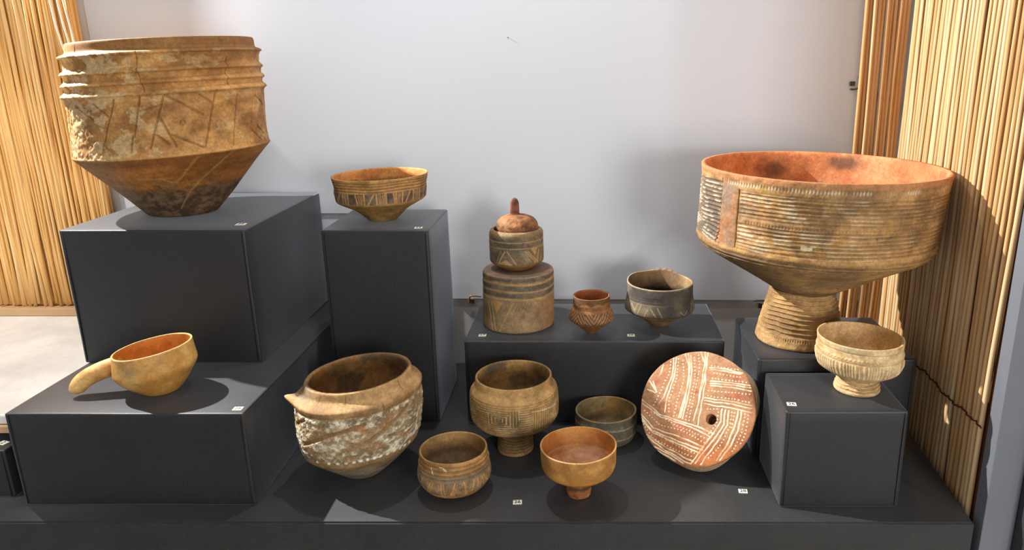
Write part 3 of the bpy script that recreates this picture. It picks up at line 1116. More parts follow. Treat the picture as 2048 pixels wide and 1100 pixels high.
def paint_groov(S, inside):
    P = S.P
    z, th = S.z, S.th
    if inside:
        col = mottle(P, L(142, 106, 62), L(168, 128, 78), 24, 3)
        col = mixc(col, L(116, 94, 70), (1 - sstep(0.045, 0.06, z)) * 0.7)
        S.col = col
        return
    col = mottle(P, L(150, 106, 58), L(186, 136, 80), 26, 5)
    for c_, w_, d_ in ((0.0725, 0.0016, 0.0012), (0.0645, 0.0018, 0.0016), (0.0565, 0.0020, 0.0018), (0.0505, 0.0014, 0.0010)):
        m = bump1(z, c_, w_)
        S.dr -= d_ * m
        col = mixc(col, L(88, 66, 42), m * 0.5)
    S.dr += 0.001 * bump1(z, 0.061, 0.002)
    gr = bump1(z, 0.0505, 0.0045)
    col = mixc(col, L(98, 90, 78), gr * 0.8)
    bel = sstep(0.018, 0.022, z) * (1 - sstep(0.0455, 0.0475, z))
    col = mixc(col, mottle(P, L(104, 88, 66), L(146, 116, 80), 90, 8), bel * 0.8)
    lines = [[(-24, 45), (-32, 22)], [(-28, 45), (-37, 22)], [(-10, 47), (-10, 22)], [(-7, 47), (-5, 22)], [(11, 46), (5, 21)], [(25, 46), (27, 20)], [(41, 46), (37, 24)], [(48, 44), (47, 23)], [(61, 43), (72, 27)], [(57, 45), (62, 25)], [(-46, 46), (-58, 25)], [(-52, 46), (-44, 25)], [(-64, 44), (-74, 25)], [(80, 45), (88, 25)]]
    s = S.stroke(mm(lines), 0.0011, 0.065) * bel
    f = S.stroke(mm([[(a, 45), (a + (3 if i % 2 else -4), 23)] for i, a in enumerate(range(-70, 80, 7))]), 0.0005, 0.065) * bel
    wedge = S.poly([(0, 0.018), (11, 0.018), (9, 0.030), (5, 0.030)]) + S.poly([(24, 0.018), (32, 0.018), (28, 0.031)])
    col = mixc(col, L(196, 142, 82), np.clip(np.maximum(s, 0.55 * f) + wedge, 0, 1) * 0.85)
    S.dr -= 0.0005 * np.maximum(s, f)
    w = S.stroke(mm([[(-28, 70), (-29, 66), (-26, 62), (-25, 58)], [(-14, 74), (-8, 73), (-2, 67)]]), 0.0010, 0.061)
    col = mixc(col, L(226, 206, 172), w * 0.9)
    S.col = col


def paint_meander(S, inside):
    P = S.P
    z, th = S.z, S.th
    if inside:
        col = mottle(P, L(122, 92, 54), L(164, 124, 70), 20, 3, 0.36, 0.62)
        S.col = mixc(col, L(86, 74, 56), sstep(0.5, 0.62, fbm(P, 26, 8)) * 0.7)
        return
    col = mottle(P, L(146, 112, 64), L(184, 142, 86), 20, 5, 0.36, 0.64)
    dk = bump1(th, 8, 12) * (1 - sstep(0.10, 0.125, z)) + bump1(th, -12, 10) * bump1(z, 0.10, 0.014)
    col = mixc(col, L(88, 72, 52), dk * 0.7)
    zone = sstep(0.066, 0.072, z) * (1 - sstep(0.121, 0.123, z))
    wav = 0.0012 * (fbm(np.stack([th * 0.1, z * 60, th * 0], 1).astype(np.float32), 1, 3, 2) - 0.5) * 2
    hor = grooves(z + wav, 0.0046, 0.8)
    ver = grooves(th + 400 * wav, 3.6, 0.8)
    rightp = sstep(27, 28, th) * (1 - sstep(75, 77, th))
    # square spiral in the middle panel
    cx, cz = -14.0, 0.1035
    du = np.abs((th - cx) * math.pi / 180 * 0.0855)
    dv = np.abs(z - cz) * 1.15
    sq = np.maximum(du * 0.62, dv)
    mid = (sq < 0.0145).astype(np.float32)
    spi = grooves(sq + 0.0008 * np.sign(th - cx), 0.0046, 0.8)
    vert2 = sstep(-2, -1, th) * (1 - sstep(11, 12, th)) * sstep(0.088, 0.09, z)
    g = hor * (1 - rightp) * (1 - mid) * (1 - vert2) + ver * rightp + spi * mid + ver * vert2 * (1 - mid)
    g = g * zone
    S.dr -= 0.0024 * g
    col = mixc(col, L(92, 70, 44), g * 0.4)
    col = mixc(col, L(208, 180, 130), (1 - np.clip(g, 0, 1)) * zone * sstep(0.45, 0.62, fbm(P, 50, 23)) * 0.45)
    for c_ in (0.1262, 0.1305):
        m = bump1(z, c_, 0.0011)
        S.dr -= 0.001 * m
        col = mixc(col, L(110, 84, 52), m * 0.4)
    ln = S.stroke(mm([[(28, 117), (50, 113), (74, 110)]]), 0.0011, 0.0855)
    col = mixc(col, L(214, 190, 146), ln * 0.8)
    S.dr += 0.0006 * ln + 0.001 * (fbm(P, 70, 9, 3) - 0.5)
    S.col = col


def paint_ringfoot(c0, c1, period, depth, z0, seed=3):
    def f(S, inside):
        P = S.P
        col = mottle(P, L(*c0), L(*c1), 30, seed, 0.36, 0.64)
        wav = 0.0016 * (fbm(np.stack([S.th * 0.05, S.z * 60, S.th * 0], 1).astype(np.float32), 1, seed, 2) - 0.5) * 2
        g = grooves(S.z + wav + 0.00001 * S.th, period, 0.9) * sstep(z0, z0 + 0.002, S.z)
        S.dr -= depth * g
        col = mixc(col, L(*c1) * 1.25, (1 - g) * sstep(z0, z0 + 0.002, S.z) * (0.3 + 0.6 * sstep(0.4, 0.6, fbm(P, 60, seed + 5, 3))))  # ridges coloured paler in place of light on the relief
        S.col = mixc(col, L(*c0) * 0.6, g * 0.4)
    return f


def paint_greybowl(S, inside):
    P = S.P
    z, th = S.z, S.th
    if inside:
        col = mottle(P, L(116, 94, 62), L(150, 120, 76), 24, 3)
        col = mixc(col, L(170, 124, 60), bump1(th, 165, 40) * sstep(0.03, 0.045, z) * 0.7)
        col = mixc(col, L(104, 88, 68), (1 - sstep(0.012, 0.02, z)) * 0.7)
        S.col = col
        return
    col = mottle(P, L(92, 82, 64), L(128, 112, 86), 26, 6)
    for c_, w_ in ((0.047, 0.0014), (0.026, 0.0014), (0.010, 0.0012)):
        m = bump1(z + 0.0025 * np.sin(th * 0.04), c_, w_)
        col = mixc(col, L(164, 146, 112), m * 0.7)
        S.dr += 0.0004 * m
    col = mixc(col, L(70, 60, 46), sstep(0.050, 0.056, z) * 0.35)
    S.col = mixc(col, L(150, 126, 88), sstep(0.0630, 0.0645, z) * 0.8)


def paint_orange(S, inside):
    P = S.P
    z, th = S.z, S.th
    if inside:
        col = mottle(P, L(168, 104, 46), L(194, 132, 68), 18, 3)
        fl = 1 - sstep(0.056, 0.066, z + 0.006 * np.sin(th * 0.03))
        col = mixc(col, mottle(P, L(150, 98, 62), L(186, 128, 92), 34, 5), fl * 0.8)
        d = np.hypot(P[:, 0] - 0.026, P[:, 1] + 0.006)
        col = mixc(col, L(128, 112, 98), np.exp(-(d / 0.022) ** 2) * fl * 0.8)
        col = mixc(col, L(198, 152, 98), bump1(z, 0.0635, 0.0016) * 0.4)
        S.col = col
        return
    col = mottle(P, L(164, 112, 52), L(200, 144, 70), 22, 6)
    col = mixc(col, L(120, 92, 44), (1 - sstep(-55, -30, th)) * 0.4)
    col = mixc(col, L(206, 134, 58), bump1(z, 0.052, 0.008) * 0.5)
    st = grooves(z, 0.004, 0.6) * (1 - sstep(0, 20, th)) * sstep(-30, -20, th)
    S.dr -= 0.0002 * st
    col = mixc(col, L(210, 164, 110), (sstep(0.0945, 0.096, z)) * 0.6)
    S.col = col


def paint_orangefoot(S, inside):
    P = S.P
    col = mottle(P, L(150, 90, 50), L(184, 118, 66), 40, 6)
    soot = sstep(0.5, 0.6, fbm(P, 90, 9)) * (bump1(S.z, 0.021, 0.006) + bump1(S.z, 0.005, 0.003))
    S.col = mixc(col, L(62, 54, 40), np.clip(soot, 0, 1) * 0.85)


def paint_pale(S, inside):
    P = S.P
    z, th = S.z, S.th
    if inside:
        S.col = mottle(P, L(190, 150, 96), L(212, 174, 122), 22, 3)
        return
    col = mottle(P, L(188, 150, 98), L(216, 180, 130), 26, 5)
    # zigzag cord, comb-stamped belly
    c_ = 0.0795 + 0.0012 * np.sin(th * math.pi / 180 * 70)
    m = np.exp(-((z - c_) / 0.0012) ** 2)
    S.dr += 0.0012 * m
    for k in (0.0905, 0.0735):
        m2 = bump1(z, k, 0.0010)
        S.dr -= 0.0010 * m2
        col = mixc(col, L(150, 116, 72), m2 * 0.5)
    bel = sstep(0.043, 0.047, z) * (1 - sstep(0.0705, 0.072, z))
    brk = sstep(0.3, 0.42, fbm(np.stack([th * 0.12, z * 30, th * 0], 1).astype(np.float32), 1, 9, 2))
    g = grooves(th + 1.5 * np.sin(th * 0.2), 4.4, 0.85)
    S.dr += 0.0015 * (1 - g) * bel * brk
    col = mixc(col, L(232, 208, 166), (1 - g) * bel * brk * 0.55)
    col = mixc(col, L(152, 116, 74), g * bel * 0.4)
    col = mixc(col, L(150, 138, 112), bump1(th, -35, 14) * sstep(0.088, 0.092, z) * 0.5)
    S.col = col


def paint_ladle(S, inside):
    P = S.P
    z, th = S.z, S.th
    if inside:
        S.col = mottle(P, L(172, 108, 44), L(194, 130, 62), 24, 3)
        return
    col = mottle(P, L(190, 134, 62), L(214, 164, 90), 18, 5)
    col = mixc(col, L(206, 130, 50), bump1(th, -45, 20) * 0.5)
    col = mixc(col, L(136, 116, 84), np.exp(-(((th + 5) / 12) ** 2 + ((z - 0.062) / 0.014) ** 2)) * 0.55)
    S.col = mixc(col, L(226, 186, 124), sstep(0.0805, 0.0825, z) * 0.7)


def paint_mesh(me, f):
    n = len(me.vertices)
    V = np.empty(n * 3, dtype=np.float32)
    me.vertices.foreach_get('co', V)
    V = V.reshape(-1, 3)
    c4 = np.ones((n, 4), dtype=np.float32)
    c4[:, :3] = f(V)
    ca = me.color_attributes.new('clay', 'FLOAT_COLOR', 'POINT')
    ca.data.foreach_set('color', c4.ravel())


def spline(pts, n):
    """Catmull-Rom through rows of numbers"""
    A = np.array(pts, dtype=float)
    A = np.vstack([2 * A[0] - A[1], A, 2 * A[-1] - A[-2]])
    out = []
    for i in range(n):
        u = i / (n - 1) * (len(pts) - 1)
        k = min(int(u), len(pts) - 2)
        f = u - k
        p0, p1, p2, p3 = A[k], A[k + 1], A[k + 2], A[k + 3]
        out.append(0.5 * (2 * p1 + (p2 - p0) * f + (2 * p0 - 5 * p1 + 4 * p2 - p3) * f * f + (3 * p1 - p0 - 3 * p2 + p3) * f ** 3))
    return np.array(out)


def raise_back(V, Z, a):
    d = np.degrees((a - math.radians(168) + math.pi) % (2 * math.pi) - math.pi)
    e = np.degrees((a - math.radians(-128) + math.pi) % (2 * math.pi) - math.pi)
    V[:, 2] += sstep(0.075, 0.0985, Z) * (0.009 * np.exp(-(d / 26) ** 2) + 0.006 * np.exp(-(e / 42) ** 2) + 0.0012 * np.sin(a * 31) * np.exp(-(d / 22) ** 2))
    return V


def lug(V, Z, a):
    d = np.degrees((a - math.radians(-68) + math.pi) % (2 * math.pi) - math.pi)
    k = np.exp(-(d / 9.0) ** 2) * np.exp(-((Z - 0.169) / 0.0065) ** 2)
    V[:, 0] += 0.014 * k * math.sin(math.radians(-68))
    V[:, 1] -= 0.014 * k * math.cos(math.radians(-68))
    V[:, 2] += 0.012 * k
    return V


# --- 1 biggest jar
t = pot('storage_jar', 'biggest jar, carinated with ridged collar and incised panels, on the large cube plinth', 'jar',
        (-0.842, 0.430, 0.4382))
q = 0.865
revolve('body', [(a * q, b) for a, b in [(0, 0), (0.073, 0), (0.079, 0.004), (0.140, 0.065), (0.203, 0.1265), (0.2052, 0.1285), (0.2052, 0.1290), (0.203, 0.131), (0.200, 0.150), (0.199, 0.20), (0.200, 0.236), (0.2045, 0.2395), (0.2080, 0.2410), (0.2065, 0.2445), (0.198, 0.250), (0.2000, 0.258), (0.2055, 0.2600), (0.2040, 0.2635), (0.196, 0.269), (0.198, 0.278), (0.2035, 0.2803), (0.2020, 0.2838), (0.1945, 0.289), (0.195, 0.302), (0.1985, 0.3095), (0.2035, 0.311), (0.201, 0.315), (0.188, 0.319), (0.187, 0.334), (0.185, 0.337)]],
        [(a * q, b) for a, b in [(0.178, 0.337), (0.176, 0.330), (0.184, 0.24), (0.188, 0.13), (0.06, 0.012), (0, 0.010)]],
        900, 250, 30, paint_jar, M_CLAY, t, wob=0.006, seed=3, shear=(0.03, 0.055, 0))
# --- 2 giant footed bowl
t = pot('giant_footed_bowl', 'giant bowl on a flaring foot with rows of grooves, by the reed screen', 'bowl', (0.4185, 0.312, 0.2045))
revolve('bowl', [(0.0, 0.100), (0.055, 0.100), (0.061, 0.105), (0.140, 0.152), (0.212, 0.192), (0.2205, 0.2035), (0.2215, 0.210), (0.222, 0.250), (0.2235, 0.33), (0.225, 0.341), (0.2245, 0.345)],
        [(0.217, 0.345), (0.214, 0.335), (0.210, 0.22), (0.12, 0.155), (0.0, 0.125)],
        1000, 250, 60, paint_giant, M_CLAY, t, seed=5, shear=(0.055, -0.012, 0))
revolve('foot', [(0.06, 0.0), (0.083, 0.0), (0.0855, 0.005), (0.083, 0.02), (0.074, 0.06), (0.065, 0.095), (0.062, 0.106)],
        None, 420, 120, 0, paint_giantfoot, M_CLAY, t, seed=6)
# --- 3 striped bowl
t = pot('striped_bowl', 'carinated orange bowl with grooved rim and striped dark band, on the tall plinth', 'bowl', (-0.437, 0.4546, 0.4172))
revolve('body', [(0, 0), (0.030, 0), (0.0325, 0.003), (0.055, 0.024), (0.0885, 0.041), (0.0925, 0.0450), (0.0945, 0.064), (0.094, 0.073), (0.0975, 0.089), (0.098, 0.095)],
        [(0.0945, 0.095), (0.092, 0.085), (0.09, 0.065), (0.084, 0.047), (0.04, 0.014), (0, 0.009)],
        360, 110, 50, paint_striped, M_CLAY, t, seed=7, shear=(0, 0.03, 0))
# --- 4 drum
t = pot('clay_drum', 'cylindrical grey brown clay drum with incised bands under the lidded jar', 'drum', (-0.1564, 0.4566, 0.1842))
revolve('body', [(0, 0), (0.075, 0), (0.0775, 0.004), (0.0775, 0.05), (0.0765, 0.10), (0.0765, 0.120), (0.075, 0.1235), (0.05, 0.1235), (0, 0.1225)],
        None, 360, 140, 0, paint_drum, M_CLAY, t, seed=8, shear=(0.015, 0.0, 0))
# --- 5 lidded jar
t = pot('small_jar', 'small dark jar with zigzag stripes standing on the clay drum', 'jar', (-0.1575, 0.4636, 0.3082))
revolve('body', [(0, 0), (0.030, 0), (0.034, 0.002), (0.054, 0.014), (0.058, 0.0195), (0.0585, 0.05), (0.0575, 0.080), (0.0545, 0.0855), (0.0495, 0.0875)],
        [(0.0475, 0.0865), (0.0475, 0.08), (0.05, 0.03), (0, 0.01)], 320, 110, 20, paint_smalljar, M_CLAY, t, seed=9)
t = pot('dome_lid', 'rust brown dome lid with an upright tab knob on the small jar', 'lid', (-0.1555, 0.4636, 0.3995))
revolve('dome', [(0, -0.0105), (0.040, -0.0105), (0.0435, -0.0098), (0.0450, -0.001), (0.0440, 0.008), (0.034, 0.019), (0.018, 0.025), (0, 0.0265)], None, 240, 70, 0, paint_lid, M_CLAY, t, seed=10)
# --- 6 little cup
t = pot('little_cup', 'little pointed cup with zigzag belly between drum and dark bowl', 'cup', (0.0030, 0.3964, 0.1842))
revolve('body', [(a * 1.02, b * 1.02) for a, b in [(0, 0), (0.010, 0), (0.0118, 0.002), (0.028, 0.0165), (0.0435, 0.0285), (0.0462, 0.0315), (0.0466, 0.037), (0.0425, 0.050), (0.0382, 0.056), (0.0377, 0.068), (0.0382, 0.081)]],
        [(0.0362, 0.0826), (0.0355, 0.06), (0.043, 0.036), (0.02, 0.012), (0, 0.008)], 280, 110, 40, paint_cup, M_CLAY, t, seed=11)
# --- 7 dark bowl
t = pot('dark_bowl', 'smoke grey carinated bowl with raised back rim, right end of the middle plinth', 'bowl', (0.1507, 0.4428, 0.1842))
revolve('body', [(0, 0), (0.017, 0), (0.019, 0.002), (0.040, 0.020), (0.066, 0.0335), (0.0745, 0.0395), (0.0755, 0.046), (0.074, 0.056), (0.0712, 0.069), (0.0705, 0.085), (0.0705, 0.0985)],
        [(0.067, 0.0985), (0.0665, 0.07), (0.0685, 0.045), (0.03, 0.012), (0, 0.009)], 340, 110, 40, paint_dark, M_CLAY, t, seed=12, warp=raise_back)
# --- 8 front pot
t = pot('encrusted_pot', 'big wide pot with pale crusted sides, collar and pointed lug, front left', 'pot', (-0.4275, 0.1549, 0.0002))
q = 0.925
revolve('body', [(a * q, b) for a, b in [(0, 0), (0.038, 0), (0.042, 0.003), (0.076, 0.031), (0.1075, 0.0585), (0.112, 0.0635), (0.118, 0.085), (0.121, 0.115), (0.1195, 0.150), (0.118, 0.158), (0.1205, 0.162), (0.1215, 0.169), (0.119, 0.172), (0.104, 0.182), (0.1015, 0.194), (0.100, 0.197)]],
        [(a * q, b) for a, b in [(0.0945, 0.197), (0.094, 0.19), (0.112, 0.15), (0.095, 0.055), (0.03, 0.012), (0, 0.011)]], 620, 200, 60, paint_pot, M_CLAY, t, seed=13, warp=lug, shear=(0.04, 0.085, 0))
# --- 9 front small bowl
t = pot('grooved_bowl', 'small brown bowl with grooved shoulder and chipped rim, front centre left', 'bowl', (-0.2425, 0.0927, 0.0002))
revolve('body', [(0, 0), (0.030, 0), (0.036, 0.002), (0.054, 0.010), (0.0635, 0.024), (0.0658, 0.034), (0.0635, 0.050), (0.0612, 0.062), (0.0595, 0.080)],
        [(0.0565, 0.080), (0.0565, 0.06), (0.0585, 0.035), (0.035, 0.008), (0, 0.006)], 360, 110, 50, paint_groov, M_CLAY, t, seed=14)
# --- 10 mid footed bowl
t = pot('meander_footed_bowl', 'footed bowl with incised meander panels in front of the middle plinth', 'bowl', (-0.1466, 0.2307, 0.0002))
revolve('bowl', [(0.0, 0.041), (0.032, 0.041), (0.036, 0.043), (0.058, 0.054), (0.077, 0.0665), (0.0845, 0.079), (0.0858, 0.10), (0.0855, 0.128), (0.083, 0.135), (0.0745, 0.144), (0.0732, 0.157), (0.0725, 0.1595)],
        [(0.0695, 0.1595), (0.069, 0.147), (0.080, 0.12), (0.078, 0.08), (0.03, 0.054), (0, 0.052)], 520, 170, 50, paint_meander, M_CLAY, t, seed=15)
revolve('foot', [(0.02, 0), (0.033, 0), (0.0355, 0.002), (0.0355, 0.010), (0.0350, 0.02), (0.034, 0.042), (0.036, 0.047)], None, 280, 110, 0, paint_ringfoot((128, 98, 60), (160, 124, 78), 0.0060, 0.0030, 0.004), M_CLAY, t, seed=16)
# --- 11 back small bowl
t = pot('plain_grey_bowl', 'plain grey brown bowl between the footed bowls and the patterned disc', 'bowl', (0.0322, 0.2740, 0.0002))
revolve('body', [(0, 0), (0.034, 0), (0.040, 0.001), (0.056, 0.007), (0.0615, 0.018), (0.062, 0.03), (0.0618, 0.055), (0.0612, 0.0650)],
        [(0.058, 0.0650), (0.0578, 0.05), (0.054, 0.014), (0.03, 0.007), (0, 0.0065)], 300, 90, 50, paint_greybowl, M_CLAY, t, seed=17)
# --- 12 front footed bowl
t = pot('orange_footed_bowl', 'smooth orange brown bowl on a narrow foot, front centre', 'bowl', (-0.0200, 0.0726, 0.0002))
revolve('bowl', [(0, 0.0285), (0.022, 0.0285), (0.030, 0.032), (0.052, 0.0435), (0.0615, 0.0515), (0.0655, 0.062), (0.0662, 0.085), (0.0666, 0.0970)],
        [(0.0640, 0.0970), (0.0632, 0.08), (0.060, 0.062), (0.045, 0.050), (0, 0.042)], 360, 110, 60, paint_orange, M_CLAYS, t, seed=18)
revolve('foot', [(0.012, 0), (0.0205, 0), (0.0215, 0.002), (0.0232, 0.015), (0.0248, 0.030), (0.026, 0.034)], None, 200, 50, 0, paint_orangefoot, M_CLAYS, t, seed=19)
# --- 14 right footed bowl
t = pot('pale_footed_bowl', 'pale tan bowl with combed belly on a ringed foot, right front plinth', 'bowl', (0.4715, 0.1186, 0.1812))
revolve('bowl', [(0, 0.025), (0.034, 0.025), (0.037, 0.029), (0.052, 0.035), (0.068, 0.046), (0.0735, 0.060), (0.0735, 0.075), (0.072, 0.085), (0.073, 0.101)],
        [(0.069, 0.101), (0.068, 0.08), (0.065, 0.055), (0.03, 0.037), (0, 0.035)], 360, 120, 60, paint_pale, M_CLAY, t, seed=20, shear=(-0.03, -0.03, 0))
revolve('foot', [(0.02, 0), (0.037, 0), (0.0395, 0.003), (0.039, 0.010), (0.036, 0.02), (0.0345, 0.028), (0.0365, 0.032)], None, 280, 110, 0, paint_ringfoot((176, 138, 90), (212, 176, 124), 0.0060, 0.0026, 0.005, 5), M_CLAY, t, seed=21)
# --- 15 ladle
t = pot('clay_ladle', 'yellow ochre clay ladle with a thick bent handle on the wide low plinth', 'ladle', (-0.766, 0.130, 0.1742))
q = 0.87
revolve('bowl', [(a * q, b) for a, b in [(0, 0), (0.030, 0.0), (0.036, 0.002), (0.058, 0.02), (0.0745, 0.040), (0.0772, 0.047), (0.0755, 0.06), (0.0735, 0.083)]],
        [(a * q, b) for a, b in [(0.0698, 0.083), (0.0705, 0.06), (0.070, 0.045), (0.03, 0.012), (0, 0.008)]], 340, 110, 50, paint_ladle, M_CLAYS, t, seed=22, shear=(-0.04, 0.14, 0))

path = spline([(-0.0605, 0.000, 0.050, 0.0150), (-0.074, -0.003, 0.0465, 0.0165), (-0.094, -0.010, 0.041, 0.0158), (-0.113, -0.018, 0.0325, 0.0150), (-0.125, -0.024, 0.0225, 0.0142), (-0.1305, -0.028, 0.0135, 0.0122), (-0.1320, -0.0285, 0.0090, 0.0080), (-0.1325, -0.0285, 0.0070, 0.0015)], 44)
me = tube_mesh('handle', [tuple(p[:3]) for p in path], [max(0.0012, p[3]) for p in path], 28)
paint_mesh(me, lambda V: mottle(V, L(186, 134, 68), L(218, 172, 104), 30, 4))
link('handle', me, M_CLAYS, t)

# knob of the dome lid: an upright rounded tab
lid = bpy.data.objects['dome_lid']
bm = bmesh.new()
prev = None
for i in range(15):
    u = i / 14
    z = 0.020 + 0.041 * u
    w = 0.0098 * (1 - 0.06 * u) * math.sqrt(max(0.02, 1 - max(0, (u - 0.62) / 0.38) ** 2.2)) + (0.006 * (1 - u / 0.15) if u < 0.15 else 0)
    d = 0.0062 * math.sqrt(max(0.03, 1 - max(0, (u - 0.7) / 0.3) ** 2.2)) + (0.004 * (1 - u / 0.15) if u < 0.15 else 0)
    ring = []
    for k in range(24):
        a = k * 2 * math.pi / 24
        ca, sa = math.cos(a), math.sin(a)
        ring.append(bm.verts.new((-0.004 + 0.004 * u * 0 + w * math.copysign(abs(ca) ** 0.7, ca), d * math.copysign(abs(sa) ** 0.7, sa), z)))
    if prev:
        for k in range(24):
            bm.faces.new((prev[k], prev[(k + 1) % 24], ring[(k + 1) % 24], ring[k]))
    prev = ring
bm.faces.new(prev)
o = bm_obj('knob', bm, M_CLAY, lid, True)
paint_mesh(o.data, lambda V: mottle(V, L(92, 52, 34), L(132, 82, 56), 70, 4))

# --- patterned disc leaning in front of the middle plinth
DL = [[(-9.1, 109.1), (0.5, 80.2), (1.4, 50.3), (1.7, 18.1), (0.3, -23.7)], [(-16.5, 107.9), (-4.7, 86.9), (-1.7, 47.2), (0.8, 10.6)], [(-3.2, 107.5), (0.7, 72.7), (5.1, 50.9), (7.4, 26.6), (10.5, -31.3)], [(-47.6, 97.7), (-33.8, 74.4), (-27.5, 50.2), (-27.0, 5.4), (-29.4, -24.6)], [(-35.9, 97.0), (-26.6, 70.5), (-23.5, 43.4), (-20.9, 6.5), (-21.7, -25.5)], [(-41.1, 97.5), (-30.8, 72.4), (-28.6, 37.5), (-24.5, 5.9), (-25.8, -23.9)], [(-68.0, 84.0), (-61.8, 49.3), (-67.7, 5.3), (-73.7, -8.3)], [(-63.0, 84.9), (-57.6, 47.5), (-60.1, 11.7), (-58.3, -20.3)], [(-83.7, 65.9), (-86.2, 47.6)], [(-101.8, 29.5), (-83.6, 12.5)], [(-95.5, 30.6), (-85.4, 14.7)], [(-102.3, 14.1), (-85.8, 10.8)], [(6.8, 80.0), (38.2, 84.1), (70.2, 82.1)], [(9.9, 76.8), (39.0, 79.7), (68.2, 79.8)], [(14.2, 55.0), (52.5, 59.8), (88.2, 62.0)], [(15.8, 46.6), (54.2, 51.0), (92.4, 51.8)], [(15.0, 50.7), (53.3, 55.8), (90.2, 57.5)], [(10.8, 22.3), (59.0, 25.1), (99.2, 26.6)], [(11.7, 17.5), (59.9, 20.4), (100.3, 20.8)], [(12.9, 11.6), (61.2, 13.4), (100.4, 13.6)], [(47.7, 8.4), (50.8, -13.8), (37.3, -49.9), (14.4, -104.2)], [(53.8, 8.4), (57.5, -17.3), (44.7, -50.7), (22.2, -101.3)], [(59.8, 8.3), (63.2, -16.2), (53.9, -48.9), (32.9, -100.2)], [(76.2, 10.2), (76.3, -16.0), (69.8, -57.3), (59.7, -85.1)], [(81.9, 11.3), (83.2, -21.7), (75.2, -60.9), (65.2, -82.8)], [(-107.9, -7.2), (-67.0, -26.9), (-23.1, -30.7), (42.3, -38.2)], [(-105.0, -14.2), (-63.5, -31.2), (-19.7, -34.9), (39.0, -46.0)], [(-103.0, -33.8), (-73.5, -55.3), (-22.0, -59.5), (31.2, -67.7)], [(-101.7, -39.8), (-74.9, -60.5), (-20.1, -68.7), (30.0, -73.8)], [(-99.5, -45.6), (-71.4, -64.7), (-19.1, -73.3), (26.5, -80.5)], [(-83.2, -69.5), (-41.5, -85.2), (18.1, -98.7)], [(-79.7, -73.6), (-42.9, -90.3), (11.8, -103.5)], [(-66.2, -87.9), (-29.0, -96.9), (-0.1, -104.9)], [(-54.5, -95.1), (-30.4, -101.9), (-14.7, -105.7)]]
DD = [[(-73.1, 83.2), (-69.1, 53.1), (-77.5, 8.5), (-82.6, -15.0)], [(-58.0, 85.7), (-52.1, 45.9), (-54.7, 10.2), (-50.4, -21.2)], [(-48.7, 84.7), (-37.3, 48.5), (-38.4, 5.8), (-39.6, -24.1)], [(-28.0, 95.8), (-16.5, 52.1), (-15.4, 10.0), (-15.2, -26.7)], [(-20.4, 102.1), (-12.9, 77.9), (-11.6, 53.0), (-10.3, 15.9), (-8.3, -30.2)], [(8.4, 84.1), (66.7, 87.7)], [(15.9, 71.5), (74.0, 74.2)], [(15.6, 60.3), (84.9, 67.0)], [(13.0, 36.2), (93.4, 45.9)], [(14.8, 26.7), (95.9, 31.9)], [(19.8, 1.9), (45.2, 9.2)], [(42.6, 3.8), (43.6, -20.0), (31.8, -46.2)], [(65.8, 8.3), (68.7, -19.9), (58.4, -59.7), (42.6, -88.8)], [(70.6, 8.0), (72.1, -19.2)], [(89.2, 10.3), (90.5, -22.6), (82.8, -64.0)], [(95.3, 9.1), (98.0, -18.8), (93.1, -43.2)], [(-98.4, -25.5), (-62.9, -45.8), (-19.7, -47.0), (32.2, -60.4)], [(-94.9, -52.1), (-69.3, -74.0), (-26.7, -84.5), (13.9, -90.2)], [(-85.4, -25.5), (-20.7, -42.3), (35.4, -52.6)], [(-77.9, -58.6), (-18.1, -77.9), (22.3, -83.7)], [(-44.5, -71.3), (16.3, -77.9)]]


def seg_dist(X, Y, segs):
    d = np.full(len(X), 1e9, dtype=np.float32)
    for seg in segs:
        for (a, b) in zip(seg[:-1], seg[1:]):
            ux, uy = b[0] - a[0], b[1] - a[1]
            t_ = np.clip(((X - a[0]) * ux + (Y - a[1]) * uy) / (ux * ux + uy * uy + 1e-9), 0, 1)
            d = np.minimum(d, np.hypot(X - a[0] - t_ * ux, Y - a[1] - t_ * uy))
    return d


DOT_PTS = []
for pl in DD:
    pts_ = np.array(pl)
    dd = np.concatenate([[0], np.cumsum(np.hypot(*(pts_[1:] - pts_[:-1]).T))])
    for k_ in np.arange(1.5, dd[-1], 6.4):
        DOT_PTS.append((np.interp(k_, dd, pts_[:, 0]), np.interp(k_, dd, pts_[:, 1])))


